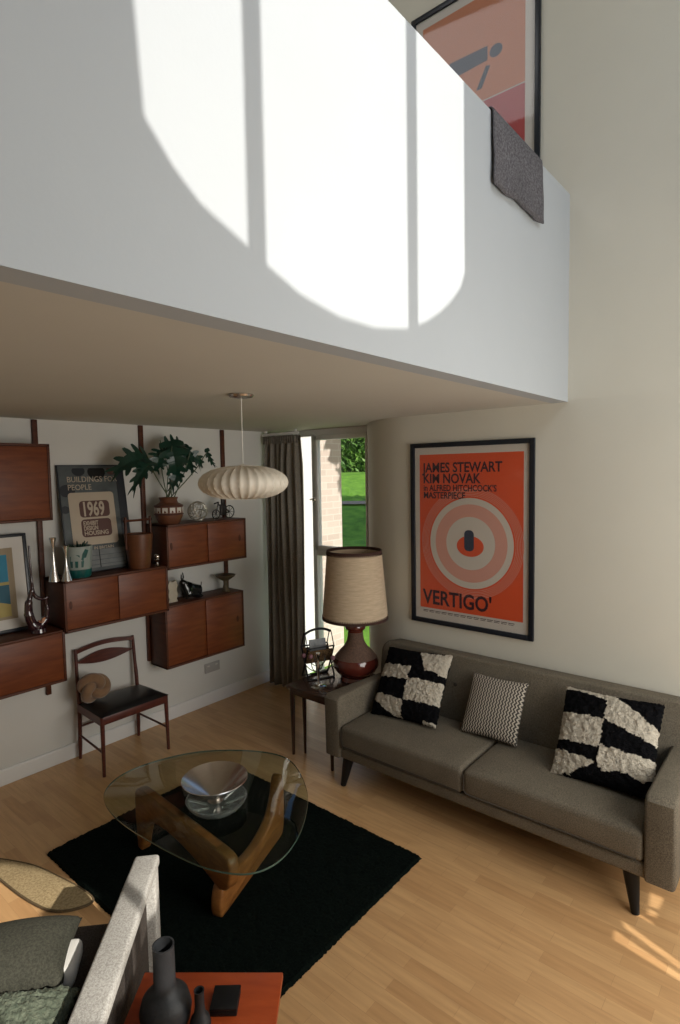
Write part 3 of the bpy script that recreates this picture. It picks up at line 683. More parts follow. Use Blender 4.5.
# ------------------------------------------------------------------ curtain
def curtain():
    t = thing('curtain', 'full length grey linen curtain gathered at the end of the window', 'curtain', (3.93, 0, 0))
    bm = B(); n = 110; nz = 26; g = []
    for k in range(nz+1):
        z = .006+(2.50-.006)*k/nz; r_ = []
        for i in range(n+1):
            q = i/n; a = q*2*PI*6; top = max(0, (z-2.25)/.25)
            amp = .042*(1-.55*top)*(.75+.25*math.sin(i*.13+2)); fine = .006*math.sin(a*2.7)*top
            y = 3.785+.48*q+.010*math.sin(z*2.1+q*9)*(1-top); x = amp*math.sin(a+.5*math.sin(z*1.3+q*4))+fine
            r_.append(bm.verts.new((x, y, z)))
        g.append(r_)
    for a, b in zip(g, g[1:]):
        for i in range(n): bm.faces.new((a[i], a[i+1], b[i+1], b[i]))
    o = ob('cloth', bm, CURT, t, ang=180); md = o.modifiers.new('s', 'SOLIDIFY'); md.thickness = .003
    bm = B(); g = []
    for z in (2.43, 2.505):
        g.append([bm.verts.new((-.0+.020*math.sin(i/n*2*PI*15)-.012, 3.812+.46*i/n, z)) for i in range(n+1)])
    for i in range(n): bm.faces.new((g[0][i], g[0][i+1], g[1][i+1], g[1][i]))
    o = ob('heading_tape', bm, CURT, t, ang=180); md = o.modifiers.new('s', 'SOLIDIFY'); md.thickness = .003
    bm = B(); box(bm, (-.012, 3.80, 2.512), (.012, 4.30, 2.535), .003); o = ob('curtain_track', bm, TRIM, t)
    bm = B()
    for q in range(9): bm = B(); box(bm, (-.004, 3.83+q*.05, 2.50), (.004, 3.84+q*.05, 2.514)); ob('hook', bm, TRIM, t)
    for y in (3.84, 4.25): bm = B(); box(bm, (-.01, y-.01, 2.533), (.01, y+.01, 2.56)); ob('bracket', bm, TRIM, t)
curtain()

# ------------------------------------------------------------------ posters on the right wall (local x towards the camera's right = -v, y = up, z = into the room)
def wallM(vL, z0): return Matrix.Translation((U-.001, vL, z0)) @ Matrix(((0, 0, -1, 0), (-1, 0, 0, 0), (0, 1, 0, 0), (0, 0, 0, 1)))
t = thing('film_poster', 'orange-red film poster with pale rings in a black frame above the sofa', 'poster'); t.matrix_world = wallM(2.39, .998)
W_, H_ = .955, 1.350
picture_frame(t, W_, H_, .034, .022, POSTB)
bm = B(); box(bm, (.01, .01, 0), (W_-.01, H_-.01, .006)); ob('backing', bm, POSTB, t)
flat('mat_board', t, .03, .03, W_-.03, H_-.03, .0062, PAPER)
flat('orange_sheet', t, .075, .115, W_-.075, H_-.085, .0072, ORANGE)
cx, cy = .49, .625
def disc(r, n=64, e=1., ph=0): return [(cx+r*math.cos(2*PI*i/n), cy+r*e*math.sin(2*PI*i/n)) for i in range(n)]
def annulus(r0, r1, z, th=.0005, n=72, cxx=None, cyy=None, ex=1., ey=1.):
    bm = B(); X = cx if cxx is None else cxx; Y = cy if cyy is None else cyy
    vs = [[bm.verts.new((X+r*ex*math.cos(2*PI*i/n), Y+r*ey*math.sin(2*PI*i/n), z+th)) for i in range(n)] for r in (r0, r1)]
    for i in range(n): bm.faces.new((vs[0][i], vs[0][(i+1) % n], vs[1][(i+1) % n], vs[1][i]))
    return bm
ob('pale_disc', annulus(.28, .325, .0086), PALEP, t, smooth=False)
ob('pink_disc', annulus(.19, .28, .0086), PINKP, t, smooth=False)
flat('pale_disc', t, 0, 0, 0, 0, .0082, PALEP, disc(.195))
flat('orange_dot', t, 0, 0, 0, 0, .0092, ORANGE, [(cx+.105*math.cos(a), cy-.02+.075*math.sin(a)) for a in [i*PI/16 for i in range(32)]])
flat('dark_dot', t, 0, 0, 0, 0, .0102, NAVY, rrect(cx-.045, cy-.055, cx+.03, cy+.095, .03))
for r in (.338, .349, .360, .371, .382, .392): ob('thin_ring', annulus(r, r+.0035, .0082), PINKP, t, smooth=False)
TM = lambda x, y, z=.0082: Matrix.Translation((x, y, z))
text_part('lettering', 'JAMES STEWART', .098, INK, t, TM(.105, 1.135), .0022, sx=.86)
text_part('lettering', 'KIM NOVAK', .098, INK, t, TM(.105, 1.055), .0022, sx=.86)
text_part('lettering', 'in ALFRED HITCHCOCK\'S', .062, INK, t, TM(.108, .998), .0015, sx=.83)
text_part('lettering', 'MASTERPIECE', .066, INK, t, TM(.108, .943), .0015, sx=.86)
text_part('lettering', "VERTIGO'", .150, INK, t, TM(.100, .150), .0035, sx=.86)
bm = B()
for k in range(14): box(bm, (.10+.052*k, .093, .0072), (.145+.052*k, .098, .0078)); box(bm, (.10+.052*k, .083, .0072), (.138+.052*k, .087, .0078))
ob('small_print', bm, INK, t, smooth=False)
bm = B(); box(bm, (.03, .03, .0128), (W_-.03, H_-.03, .0142)); ob('glazing', bm, glassmat('picture_glass', (1, 1, 1), .98, .04), t, smooth=False)

t = thing('framed_poster', 'peach and crimson framed poster with a dark blue shape, upstairs above the parapet', 'poster'); t.matrix_world = wallM(2.352, 3.99)
picture_frame(t, .935, 1.355, .034, .022, POSTB)
bm = B(); box(bm, (.01, .01, 0), (.925, 1.345, .006)); ob('backing', bm, POSTB, t)
flat('mat_board', t, .03, .03, .905, 1.325, .0062, PAPER); flat('peach_sheet', t, .09, .08, .835, 1.26, .0072, PEACH)
flat('crimson_panel', t, 0, 0, 0, 0, .0082, CRIM, [(.09, .08), (.835, .08), (.835, .60), (.52, .60), (.35, .595), (.09, .59)])
flat('white_rule', t, .09, .593, .835, .600, .0092, PAPER)
for k, p_ in enumerate(([(.30, 1.02), (.58, 1.03), (.58, 1.12), (.30, 1.13)], [(.64+.045*math.cos(q), 1.065+.04*math.sin(q)) for q in [i*PI/10 for i in range(20)]], [(.50, .87), (.54, .87), (.60, .99), (.57, 1.0)])):
    flat('navy_shape', t, 0, 0, 0, 0, .0085+.0002*k, NAVY, [(a, b-.19) for a, b in p_])
bm = B(); box(bm, (.03, .03, .0128), (.905, 1.325, .0142)); ob('glazing', bm, MATS['picture_glass'], t, smooth=False)

# grey cloth over the parapet
def cloth():
    bm = B(); prof = [(VF+.115, 3.45), (VF+.115, 3.78), (VF+.10, 3.822), (VF+.05, 3.824), (VF, 3.822), (VF-.010, 3.79), (VF-.012, 3.66), (VF-.014, 3.475)]
    prof = smooth_open(prof, 4); n = 36; g = []
    for i in range(n+1):
        q = i/n; x = 2.600+.608*q; r_ = []
        for j, p in enumerate(prof):
            s = max(0, (3.80-p.y)/.33)
            z = p.y-(.007*math.sin(q*PI*3.2)*s if p.x < VF+.05 else 0)
            r_.append(bm.verts.new((x+.006*math.sin(z*30)*s, p.x-(.004+.004*math.sin(q*20))*s*(1 if p.x < VF+.05 else -1), z)))
        g.append(r_)
    for a, b in zip(g, g[1:]):
        for j in range(len(prof)-1): bm.faces.new((a[j], a[j+1], b[j+1], b[j]))
    o = ob('throw_blanket', bm, BLANK); md = o.modifiers.new('s', 'SOLIDIFY'); md.thickness = .006; md.offset = 1
    tag(o, 'grey waffle-weave cloth draped over the white parapet', 'blanket')
cloth()

# ------------------------------------------------------------------ rug
def rug():
    t = thing('shag_rug', 'large black shag rug under the glass coffee table', 'rug', (1.29, 1.63, 0))
    bm = B(); nx, ny = 150, 190; w_, l = 1.30, 1.68; rnd = random.Random(5); g = []
    for i in range(nx+1):
        r_ = []
        for j in range(ny+1):
            x = w_*i/nx; y = l*j/ny; ed = min(i, nx-i, j, ny-j)
            z = .002 if ed == 0 else .018+.007*rnd.random()+.004*noise.noise(Vector((x*14, y*14, 0)))
            if ed == 0: x += rnd.uniform(-.003, .003); y += rnd.uniform(-.003, .003)
            r_.append(bm.verts.new((x+rnd.uniform(-.002, .002), y+rnd.uniform(-.002, .002), z)))
        g.append(r_)
    for a, b in zip(g, g[1:]):
        for j in range(ny): bm.faces.new((a[j], a[j+1], b[j+1], b[j]))
    ob('pile', bm, RUG, t)
    bm = B(); box(bm, (.01, .01, 0), (w_-.01, l-.01, .004)); ob('backing', bm, BLKF, t)
rug()
# seagrass mat, half in the sun
t = thing('seagrass_mat', 'round-ended woven seagrass mat lying in the sun beside the black rug', 'mat')
out = smooth_closed([(1.283, 2.752), (1.2, 2.765), (1.118, 2.85), (1.072, 3.03), (1.046, 3.26), (1.035, 3.42), (1.05, 3.52), (1.09, 3.49), (1.15, 3.38), (1.207, 3.245), (1.25, 3.06), (1.283, 2.88)], 6)
bm = B(); prism(bm, [tuple(p) for p in out], .0, .013, bev=.004); ob('woven_top', bm, WICK, t)
bm = B(); tube(bm, [(p[0]*1, p[1], .008) for p in out], .007, 6, closed=True); ob('bound_edge', bm, mat('mat_binding', (.10, .065, .03), .9, .2, 60), t)

# ------------------------------------------------------------------ coffee table
def coffee():
    t = thing('coffee_table', 'glass coffee table with rounded triangular top on curved walnut supports', 'coffee table', (0, 0, .021)); t.scale = (1, 1, .95)
    ctl = [(1.445, 2.916), (1.53, 3.04), (1.68, 3.105), (1.88, 3.08), (2.10, 2.975), (2.28, 2.78), (2.385, 2.56), (2.36, 2.37), (2.20, 2.12), (2.03, 1.97), (1.87, 1.875), (1.72, 1.83), (1.60, 1.85), (1.52, 1.93), (1.455, 2.10), (1.415, 2.40), (1.405, 2.70)]
    out = [tuple(p) for p in smooth_closed(ctl, 5)]
    bm = B(); prism(bm, out, .382, .3935, bev=.003); o = ob('tabletop', bm, [TGL, TGE], t)
    for p in o.data.polygons:
        if abs(p.normal.z) < .5: p.material_index = 1
    def support(P, Q, shape, th=.062):
        d = Vector((Q[0]-P[0], Q[1]-P[1], 0)); d.normalize(); n = Vector((-d.y, d.x, 0))
        M = Matrix((d, Vector((0, 0, 1)), n)).transposed().to_4x4(); M.translation = Vector((P[0], P[1], 0))
        L = math.hypot(Q[0]-P[0], Q[1]-P[1]); pts = [tuple(p) for p in smooth_closed([(a*L, b) for a, b in shape], 5)]
        bm = B(); prism(bm, pts, -th/2, th/2, bev=.014, seg=3, M=M); return bm
    inv = [(-.01, .30), (0, .355), (.04, .378), (.12, .382), (.35, .382), (.70, .382), (.90, .382), (.97, .372), (1.0, .33), (1.0, .20), (.99, .08), (.98, .01), (.955, 0), (.93, .01), (.90, .10), (.86, .18), (.78, .235), (.62, .255), (.42, .245), (.24, .215), (.12, .185), (.05, .19), (.005, .235)]
    ob('support', support((1.605, 2.03), (1.668, 2.945), inv), WALNUT, t)
    upr_ = [(-.03, .012), (.02, 0), (.30, 0), (.70, 0), (.93, 0), (1.0, .02), (1.03, .10), (1.04, .22), (1.035, .33), (1.02, .375), (.985, .38), (.95, .35), (.90, .26), (.80, .18), (.62, .135), (.42, .13), (.22, .16), (.08, .165), (.0, .15), (-.04, .08)]
    ob('support', support((1.615, 2.165), (2.235, 2.395), upr_), WALNUT, t)
    bm = B(); tube(bm, [(1.627, 2.155, .13), (1.618, 2.15, .20)], .012, 10); ob('pivot_pin', bm, DARKM, t)
coffee()
ZG = .021+.3940*.95
t = thing('glass_dish', 'heavy clear pressed-glass dish on the coffee table', 'dish', (1.795, 2.395, ZG))
bm = B(); lathe(bm, [(.105, 0), (.125, .004), (.150, .03), (.160, .050), (.152, .052), (.138, .030), (.110, .012), (0, .010)], 48)
for k in range(8):
    a = k*PI/4; tube(bm, [(.05*math.cos(a), .05*math.sin(a), .013), (.146*math.cos(a), .146*math.sin(a), .044)], .006, 6)
ob('dish_body', bm, CRY, t)
t = thing('metal_bowl', 'wide conical polished steel bowl standing in the glass dish', 'bowl', (1.815, 2.43, ZG+.0115))
bm = B(); lathe(bm, [(.040, 0), (.042, .003), (.030, .010), (.034, .014), (.172, .122), (.175, .124), (.172, .127), (.030, .019), (0, .017)], 56); ob('bowl_body', bm, STEEL, t)

# ------------------------------------------------------------------ sofa
def rbox(bm, a, b, r, puff=0, seg=4):
    t = bmesh.new(); bmesh.ops.create_cube(t, size=1)
    for v in t.verts: v.co = Vector([(a[i]+b[i])/2+v.co[i]*(b[i]-a[i]) for i in range(3)])
    bmesh.ops.bevel(t, geom=t.edges[:], offset=r, segments=seg, profile=.5, affect='EDGES')
    if puff:
        bmesh.ops.subdivide_edges(t, edges=[e for e in t.edges if e.calc_length() > .15], cuts=10, use_grid_fill=True)
        for v in t.verts:
            q = [(v.co[i]-a[i])/(b[i]-a[i]) for i in range(3)]
            if q[2] > .5: v.co.z += puff*(math.sin(PI*q[0])*math.sin(PI*q[1]))**.5 if 0 < q[0] < 1 and 0 < q[1] < 1 else 0
    merge(bm, t)
def sofa():
    t = thing('sofa', 'long two-seat grey-brown tweed sofa with splayed dark legs', 'sofa', (0, 0, 0))
    v0, v1 = .45, 2.585
    bm = B(); rbox(bm, (2.885, v0+.02, .195), (3.58, v1-.02, .275), .02); ob('base', bm, SOFA, t)
    for a, b in ((v0, v0+.135), (v1-.135, v1)):
        bm = B(); prism(bm, [(2.87, .20), (3.60, .20), (3.64, .60), (3.62, .625), (2.895, .625), (2.862, .60)], a, b, (0, 2, 1), bev=.018, seg=3)
        for v_ in bm.verts:
            if v_.co.y > 2.52: v_.co.y -= (v_.co.x-2.87)*.10
        ob('armrest', bm, SOFA, t)
    # back: slab leaning against the wall with rounded top corners
    L = v1-v0-.06; bp = rrect(-L/2, 0, L/2, .668, .10, 8)
    M = Matrix.Translation((3.52, (v0+v1)/2, .19)) @ Matrix.Rotation(math.radians(8), 4, 'Y') @ Matrix(((0, 0, 1, 0), (1, 0, 0, 0), (0, 1, 0, 0), (0, 0, 0, 1)))
    bm = B(); prism(bm, bp, -.10, .055, bev=.022, seg=3, M=M); ob('backrest', bm, SOFA, t)
    for y in [v0+.30+k*.385 for k in range(5)]:
        bm = B(); c = M @ Vector((y-(v0+v1)/2, .46, -.101)); lathe(bm, [(0, 0), (.012, .001), (.014, .004), (0, .009)], 12, M=Matrix.Translation(c) @ Matrix.Rotation(math.radians(-82), 4, 'Y')); ob('button', bm, SOFASEAM, t)
    mid = 1.53
    for a, b in ((v0+.137, mid-.003), (mid+.003, v1-.137)):
        bm = B(); rbox(bm, (2.868, a, .277), (3.44, b, .428), .028, .022); c = ob('seat_cushion', bm, SOFA, t)
        bm = B(); pts = [(2.869, a+.03, .292), (2.869, b-.03, .292), (2.869, b-.008, .31), (2.869, b-.006, .40)]
        if a > 1: pts = pts[:2]+[(2.869, b-.012, .31), (2.869, b-.008, .40)]
        tube(bm, pts, .0035, 6); ob('piping', bm, SOFASEAM, c)
    for x, sx in ((2.93, -1), (3.48, 1)):
        for y, sy in ((.65, -1), (2.42, 1)):
            bm = B(); tube(bm, [(x+sx*.03, y+sy*.03, 0), (x, y, .197)], [.019, .040], 10); ob('leg', bm, BLK, t)
sofa()

# cushions: fleece patchwork and patterned knit
def pillow(name, w_, h, th, mats, f, parent, n=64, rough=0.0, seed=1):
    rnd = random.Random(seed); bm = B(); G = []
    for side in (1, -1):
        g = []
        for i in range(n+1):
            r_ = []
            for j in range(n+1):
                x = -1+2*i/n; y = -1+2*j/n
                e = max(0, (1-x*x)*(1-y*y))
                pin = 1-.07*(1-abs(y)**2)*abs(x)**3*0-.05*(math.sin(PI*(x+1)/2))*abs(y)**4
                pin2 = 1-.05*(math.sin(PI*(y+1)/2))*abs(x)**4
                zz = side*th/2*e**.42
                v = Vector((x*w_/2*pin2, y*h/2*pin, zz))
                if rough and e > 0: v += Vector((rnd.uniform(-1, 1), rnd.uniform(-1, 1), rnd.uniform(-1, 1)))*rough+Vector((0, 0, side*rough*2*noise.noise(Vector((x*9, y*9, seed)))))
                elif rough: v += Vector((rnd.uniform(-1, 1)*rough*1.5, rnd.uniform(-1, 1)*rough*1.5, 0)) if side == 1 else Vector((0, 0, 0))
                r_.append(bm.verts.new(v))
            g.append(r_)
        G.append(g)
    for s, g in enumerate(G):
        for i in range(n):
            for j in range(n):
                fc = bm.faces.new((g[i][j], g[i+1][j], g[i+1][j+1], g[i][j+1]) if s == 0 else (g[i][j+1], g[i+1][j+1], g[i+1][j], g[i][j]))
                fc.material_index = f((i+.5)/n, (j+.5)/n) if s == 0 else 0
    # join the rims
    for i in range(n+1):
        for (a, b) in ((G[0][i][0], G[1][i][0]), (G[0][i][n], G[1][i][n]), (G[0][0][i], G[1][0][i]), (G[0][n][i], G[1][n][i])):
            if b.is_valid and a.is_valid: b.co = a.co
    bmesh.ops.remove_doubles(bm, verts=bm.verts, dist=.00001)
    return ob(name, bm, mats, parent, ang=180)
def lump(x): return .012*math.sin(x*37)+.008*math.sin(x*71+1)
def patA(x, y):      # x to the picture's right, y up
    y += .5*lump(x); x += .4*lump(y+.3)
    if x < .50:
        if y > .72: return 0
        if y > .53: return 1
        if y > .30-.10*x: return 0
        return 1 if y > .20-.62*max(0, x-.02)*.8 and y > .16-.5*(x-.05) and x > .02 else 0
    if x > .56+.55*max(0, .97-y) and y > .70 and y < .975: return 1
    if y > .56: return 0 if not (y > .66 and x > .90) else 1
    if y > .26: return 1
    return 0 if y > .04 or x < .82 else 1
def patB(x, y):
    y += .5*lump(x); x += .4*lump(y+.3)
    if x < .47:
        if y > .96-.22*max(0, x-.22): return 1
        if y > .68: return 0
        if y > .37: return 1
        if y > .27-.10*x: return 0
        return 1 if (y > .03+.75*max(0, x-.20) or x < .14) else 0
    if y > 1.04-.62*(x-.47)**.9 and x > .53: return 0
    if y > .68-.30*(x-.47): return 1
    if y > .40-.04*(x-.47): return 0
    if y > .17+.02*math.sin(x*20): return 1
    return 0
def place_pillow(t, base, lean, rz, roll):
    """pillow local: x right, y up, z towards the viewer; room faces -X so x_right = -Y"""
    t.matrix_world = Matrix.Translation(base) @ Matrix.Rotation(rz, 4, 'Z') @ Matrix.Rotation(lean, 4, 'Y') @ Matrix(((0, 0, -1, 0), (-1, 0, 0, 0), (0, 1, 0, 0), (0, 0, 0, 1))) @ Matrix.Rotation(roll, 4, 'Z') 
    bpy.context.view_layer.update()
t = thing('fleece_cushion', 'black and cream fleece patchwork cushion nearest the big table lamp', 'cushion', group='fleece patchwork cushions'); place_pillow(t, (3.300, 2.150, .655), math.radians(36), math.radians(0), math.radians(4))
pillow('cover', .52, .50, .15, [FURB, FURW], patA, t, 90, .0036, 2)
t = thing('fleece_cushion', 'black and cream fleece patchwork cushion at the sofa end away from the lamp', 'cushion', group='fleece patchwork cushions'); place_pillow(t, (3.278, .862, .650), math.radians(38), math.radians(0), math.radians(2))
pillow('cover', .52, .51, .15, [FURB, FURW], patB, t, 90, .0036, 3)
def knitmat():
    m_ = bpy.data.materials.new('zigzag_knit'); m_.use_nodes = True; nt = m_.node_tree; N = nt.nodes; L = nt.links
    b = N['Principled BSDF']; b.inputs['Roughness'].default_value = .95
    tc = N.new('ShaderNodeTexCoord'); sp = N.new('ShaderNodeSeparateXYZ'); L.new(tc.outputs['Object'], sp.inputs[0])
    def mth(op, a, b_=None, v=None):
        n = N.new('ShaderNodeMath'); n.operation = op
        if isinstance(a, (int, float)): n.inputs[0].default_value = a
        else: L.new(a, n.inputs[0])
        if b_ is not None:
            if isinstance(b_, (int, float)): n.inputs[1].default_value = b_
            else: L.new(b_, n.inputs[1])
        return n.outputs[0]
    # tumbling chevrons
    fx = mth('PINGPONG', sp.outputs['Y'], .014); s = mth('ADD', mth('MULTIPLY', fx, .8), sp.outputs['X'])
    q = mth('PINGPONG', s, .0095); c = mth('GREATER_THAN', q, .0052)
    mx = N.new('ShaderNodeMix'); mx.data_type = 'RGBA'; L.new(c, mx.inputs[0]); mx.inputs[6].default_value = (.040, .034, .030, 1); mx.inputs[7].default_value = (.47, .42, .35, 1)
    L.new(mx.outputs[2], b.inputs['Base Color'])
    bp = N.new('ShaderNodeBump'); bp.inputs['Strength'].default_value = .6; bp.inputs['Distance'].default_value = .004; L.new(q, bp.inputs['Height']); L.new(bp.outputs[0], b.inputs['Normal'])
    return m_
t = thing('knit_cushion', 'small cream and charcoal zigzag knit cushion in the middle of the sofa', 'cushion'); place_pillow(t, (3.365, 1.565, .620), math.radians(31), 0, math.radians(1))
pillow('cover', .38, .39, .12, [knitmat()], lambda x, y: 0, t, 36, .0012, 4)

# ------------------------------------------------------------------ side table, lamp, rack, candelabra
ZS = .545
t = thing('side_table', 'dark wooden nest-of-tables side table at the end of the sofa', 'side table', (2.965, 2.60, 0))
bm = B(); box(bm, (0, 0, ZS-.022), (.60, .46, ZS), .004); ob('tabletop', bm, TWOOD, t)
bm = B(); box(bm, (.025, .02, ZS-.07), (.575, .04, ZS-.022), .003); box(bm, (.025, .42, ZS-.07), (.575, .44, ZS-.022), .003); box(bm, (.02, .02, ZS-.07), (.04, .44, ZS-.022), .003); box(bm, (.56, .02, ZS-.07), (.58, .44, ZS-.022), .003); ob('apron', bm, TWOOD, t)
for x, y in ((.035, .035), (.035, .425), (.565, .035), (.565, .425)):
    bm = B(); tube(bm, [(x, y, 0), (x, y, ZS-.022)], [.011, .021], 8); ob('leg', bm, TWOOD, t)
for x, y in ((.10, .095), (.10, .365), (.50, .095), (.50, .365)):
    bm = B(); tube(bm, [(x, y, 0), (x, y, ZS-.09)], [.009, .017], 8); ob('nested_leg', bm, TWOOD, t)
bm = B(); box(bm, (.08, .075, ZS-.09), (.52, .385, ZS-.075), .003); ob('nested_tabletop', bm, TWOOD, t)
def lamp():
    t = thing('table_lamp', 'large table lamp with linen drum shade and brown glazed pottery base', 'lamp', (3.385, 2.712, ZS))
    prof = [(.118, 0), (.122, .008), (.118, .02), (.112, .035), (.125, .05), (.155, .075), (.176, .115), (.176, .150), (.164, .180)]
    bm = B(); lathe(bm, prof+[(.163, .182), (0, .182)], 48); ob('glazed_base', bm, GLAZE, t)
    bm = B(); lathe(bm, [(.163, .1825), (.157, .19), (.128, .225), (.092, .262), (.070, .298), (.060, .34), (.058, .375), (0, .378)], 48); ob('unglazed_shoulder', bm, UNGL, t)
    bm = B(); lathe(bm, [(.058, .376), (.060, .386), (.076, .398), (.080, .412), (.076, .428), (.062, .438), (.058, .45), (0, .45)], 48); ob('neck', bm, GLAZE, t)
    bm = B(); tube(bm, [(0, 0, .44), (0, 0, .60)], .012, 10); ob('lamp_holder', bm, DARKM, t)
    bm = B(); lathe(bm, [(0, .60), (.018, .60), (.030, .65), (.026, .69), (0, .71)], 20); ob('bulb', bm, PIPEW, t)
    bm = B(); lathe(bm, [(.252, .484), (.209, 1.005), (.206, 1.005), (.249, .484), (.252, .484)], 72, caps=False); sh = ob('lamp_shade', bm, SHADE, t)
    bm = B()
    for z0, z1, r in ((.480, .500, .2513), (.985, 1.008, .2098)):
        lathe(bm, [(r+.002, z0), (r+.0035, (z0+z1)/2), (r+.001, z1), (r-.006, z1), (r-.004, z0), (r+.002, z0)], 72, caps=False)
        n = 84
        for i in range(n):
            a = 2*PI*i/n; zz = z1+.004 if z0 < .6 else z0-.004; rr = r+.001+(-.0015 if z0 < .6 else .002); box(bm, (-.0035, -.002, -.006), (.0035, .002, .006), M=Matrix.Translation((rr*math.cos(a), rr*math.sin(a), zz)) @ Matrix.Rotation(a+PI/2, 4, 'Z'))
    ob('braid_trim', bm, BRAID, sh)
    bm = B()
    for k in range(3): a = k*2*PI/3; tube(bm, [(0, 0, .60), (.10*math.cos(a), .10*math.sin(a), .97), (.207*math.cos(a), .207*math.sin(a), .992)], .002, 5)
    ob('shade_carrier', bm, DARKM, sh)
lamp()
t = thing('magazine_rack', 'small black-framed rattan magazine rack standing on the side table', 'magazine rack', (3.25, 2.985, ZS), 1.14)
bm = B()
for y in (-.11, .11):
    tube(bm, [(-.066, y, .006), (.066, y, .24)], .007, 8); tube(bm, [(.062, y, .006), (-.066, y, .25)], .007, 8); tube(bm, smooth_open([(-.066, y, .25), (0, y, .36), (.066, y, .24)], 6), .004, 6)
for p in ((-.066, .25), (.066, .24), (-.066, .006), (.062, .006)): tube(bm, [(p[0], -.11, p[1]), (p[0], .11, p[1])], .006, 8)
ob('rack_frame', bm, BLK, t)
bm = B(); tube(bm, smooth_open([(0, -.11, .35), (0, -.06, .372), (0, 0, .38), (0, .06, .372), (0, .11, .35)], 5), .010, 8); ob('carrying_handle', bm, BLK, t)
bm = B(); 
for sx in (-1, 1): prism(bm, [(sx*.063, .225), (sx*.056, .228), (sx*.008, .125), (sx*.016, .12)] if True else [], -.105, .105, (0, 2, 1))
ob('woven_panel', bm, RATT, t)
bm = B(); prism(bm, [(-.004, .16), (.012, .15), (.034, .29), (.018, .295)], -.075, .06, (0, 2, 1)); o = ob('magazines', bm, MAG); o.location = (3.25, 2.985, ZS); o.rotation_euler = (0, 0, 1.14); tag(o, 'grey magazines held in the rattan rack', 'magazine')
t = thing('candelabra', 'small chrome candelabra with looping arms and mauve balls', 'candelabra', (3.085, 2.83, ZS)); t.scale = (1.3, 1.3, 1.3)
bm = B(); lathe(bm, [(.044, 0), (.045, .004), (.036, .009), (.012, .014), (.007, .03), (.007, .10), (.012, .12), (.007, .14), (.006, .17), (.012, .185), (.012, .20), (0, .20)], 28); ob('stem', bm, CHROME, t)
bm = B()
for k, (r, a) in enumerate(((.085, 2.1), (.065, 1.1), (.045, 2.6), (.075, .2))):
    c, s_ = math.cos(a), math.sin(a); tube(bm, [(r*math.cos(q)*c, r*math.cos(q)*s_, .165+r*math.sin(q)*.9) for q in [PI+i*PI/14 for i in range(15)]], .0026, 6)
ob('looped_arms', bm, DARKM, t)
bm = B()
for r, a, dz in ((.085, 2.1, .02), (.085, 2.1+PI, .0), (.045, 2.6, .03)):
    cc = (r*math.cos(a), r*math.sin(a), .165+dz*.3); lathe(bm, [(0, -.004)]+[(.014*math.sin(q), .010-.014*math.cos(q)) for q in [i*PI/6 for i in range(1, 6)]]+[(0, .024)], 14, c=cc)
ob('candle_balls', bm, MAUVE, t)

# ------------------------------------------------------------------ pendant lamp
t = thing('pendant_lamp', 'ribbed off-white saucer pendant lamp hanging from the low ceiling', 'pendant lamp', (1.985, 2.328, ZC))
bm = B(); lathe(bm, [(.062, -.001), (.066, -.006), (.060, -.016), (.02, -.024), (0, -.024)], 32); ob('ceiling_rose', bm, STEEL, t)
bm = B(); tube(bm, [(0, 0, -.02), (0, 0, -.368)], .0022, 6); ob('cord', bm, PIPEW, t)
R_, ZP, HB = .235, -.463, .088
pr = [(.075, -.080), (.12, -.077), (.165, -.065), (.205, -.045), (.227, -.022), (.234, .002), (.227, .026), (.205, .049), (.165, .070), (.12, .082), (.075, .088)]
pr = [(p.x, p.y) for p in smooth_open([(a, b, 0) for a, b in pr], 3)]
bm = B(); nseg = 32; sub = 6; g = []
for i in range(nseg*sub):
    a = 2*PI*i/(nseg*sub); ph = (i % sub)/sub; k = 1-.030*(math.sin(PI*ph))
    g.append([bm.verts.new((r*k*math.cos(a), r*k*math.sin(a), ZP+z*(1-.03*math.sin(PI*ph)))) for r, z in pr])
for i in range(len(g)):
    for j in range(len(pr)-1): bm.faces.new((g[i][j], g[(i+1) % len(g)][j], g[(i+1) % len(g)][j+1], g[i][j+1]))
sh = ob('lamp_shade', bm, PENd, t, ang=180)
bm = B()
for z, r in ((-.080, .076), (.088, .076)): tube(bm, [(r*math.cos(i*PI/16), r*math.sin(i*PI/16), ZP+z) for i in range(32)], .003, 6, closed=True)
for i in range(nseg):
    a = 2*PI*i/nseg; tube(bm, [(r*1.003*math.cos(a), r*1.003*math.sin(a), ZP+z*1.01) for r, z in pr[::3]], .0012, 4)
ob('wire_ribs', bm, PENd, sh)
bm = B(); lathe(bm, [(.074, ZP+.086), (.05, ZP+.092), (.008, ZP+.096), (0, ZP+.096)], 24, caps=False); lathe(bm, [(.0, ZP+.04), (.022, ZP+.04), (.022, ZP+.096), (0, ZP+.10)], 16); ob('lamp_holder', bm, PIPEW, t)
bm = B(); lathe(bm, [(0, ZP-.03), (.02, ZP-.02), (.028, ZP+.005), (.02, ZP+.035), (0, ZP+.04)], 16); ob('bulb', bm, PIPEW, t)

# ------------------------------------------------------------------ armchair and its cushions (local x = facing direction, y = towards its own left)
fa = .83
t = thing('armchair', 'grey upholstered armchair with pale sunlit arm facing the coffee table', 'armchair', (1.175, 2.068, 0), fa)
def AL(bm_pts): return bm_pts
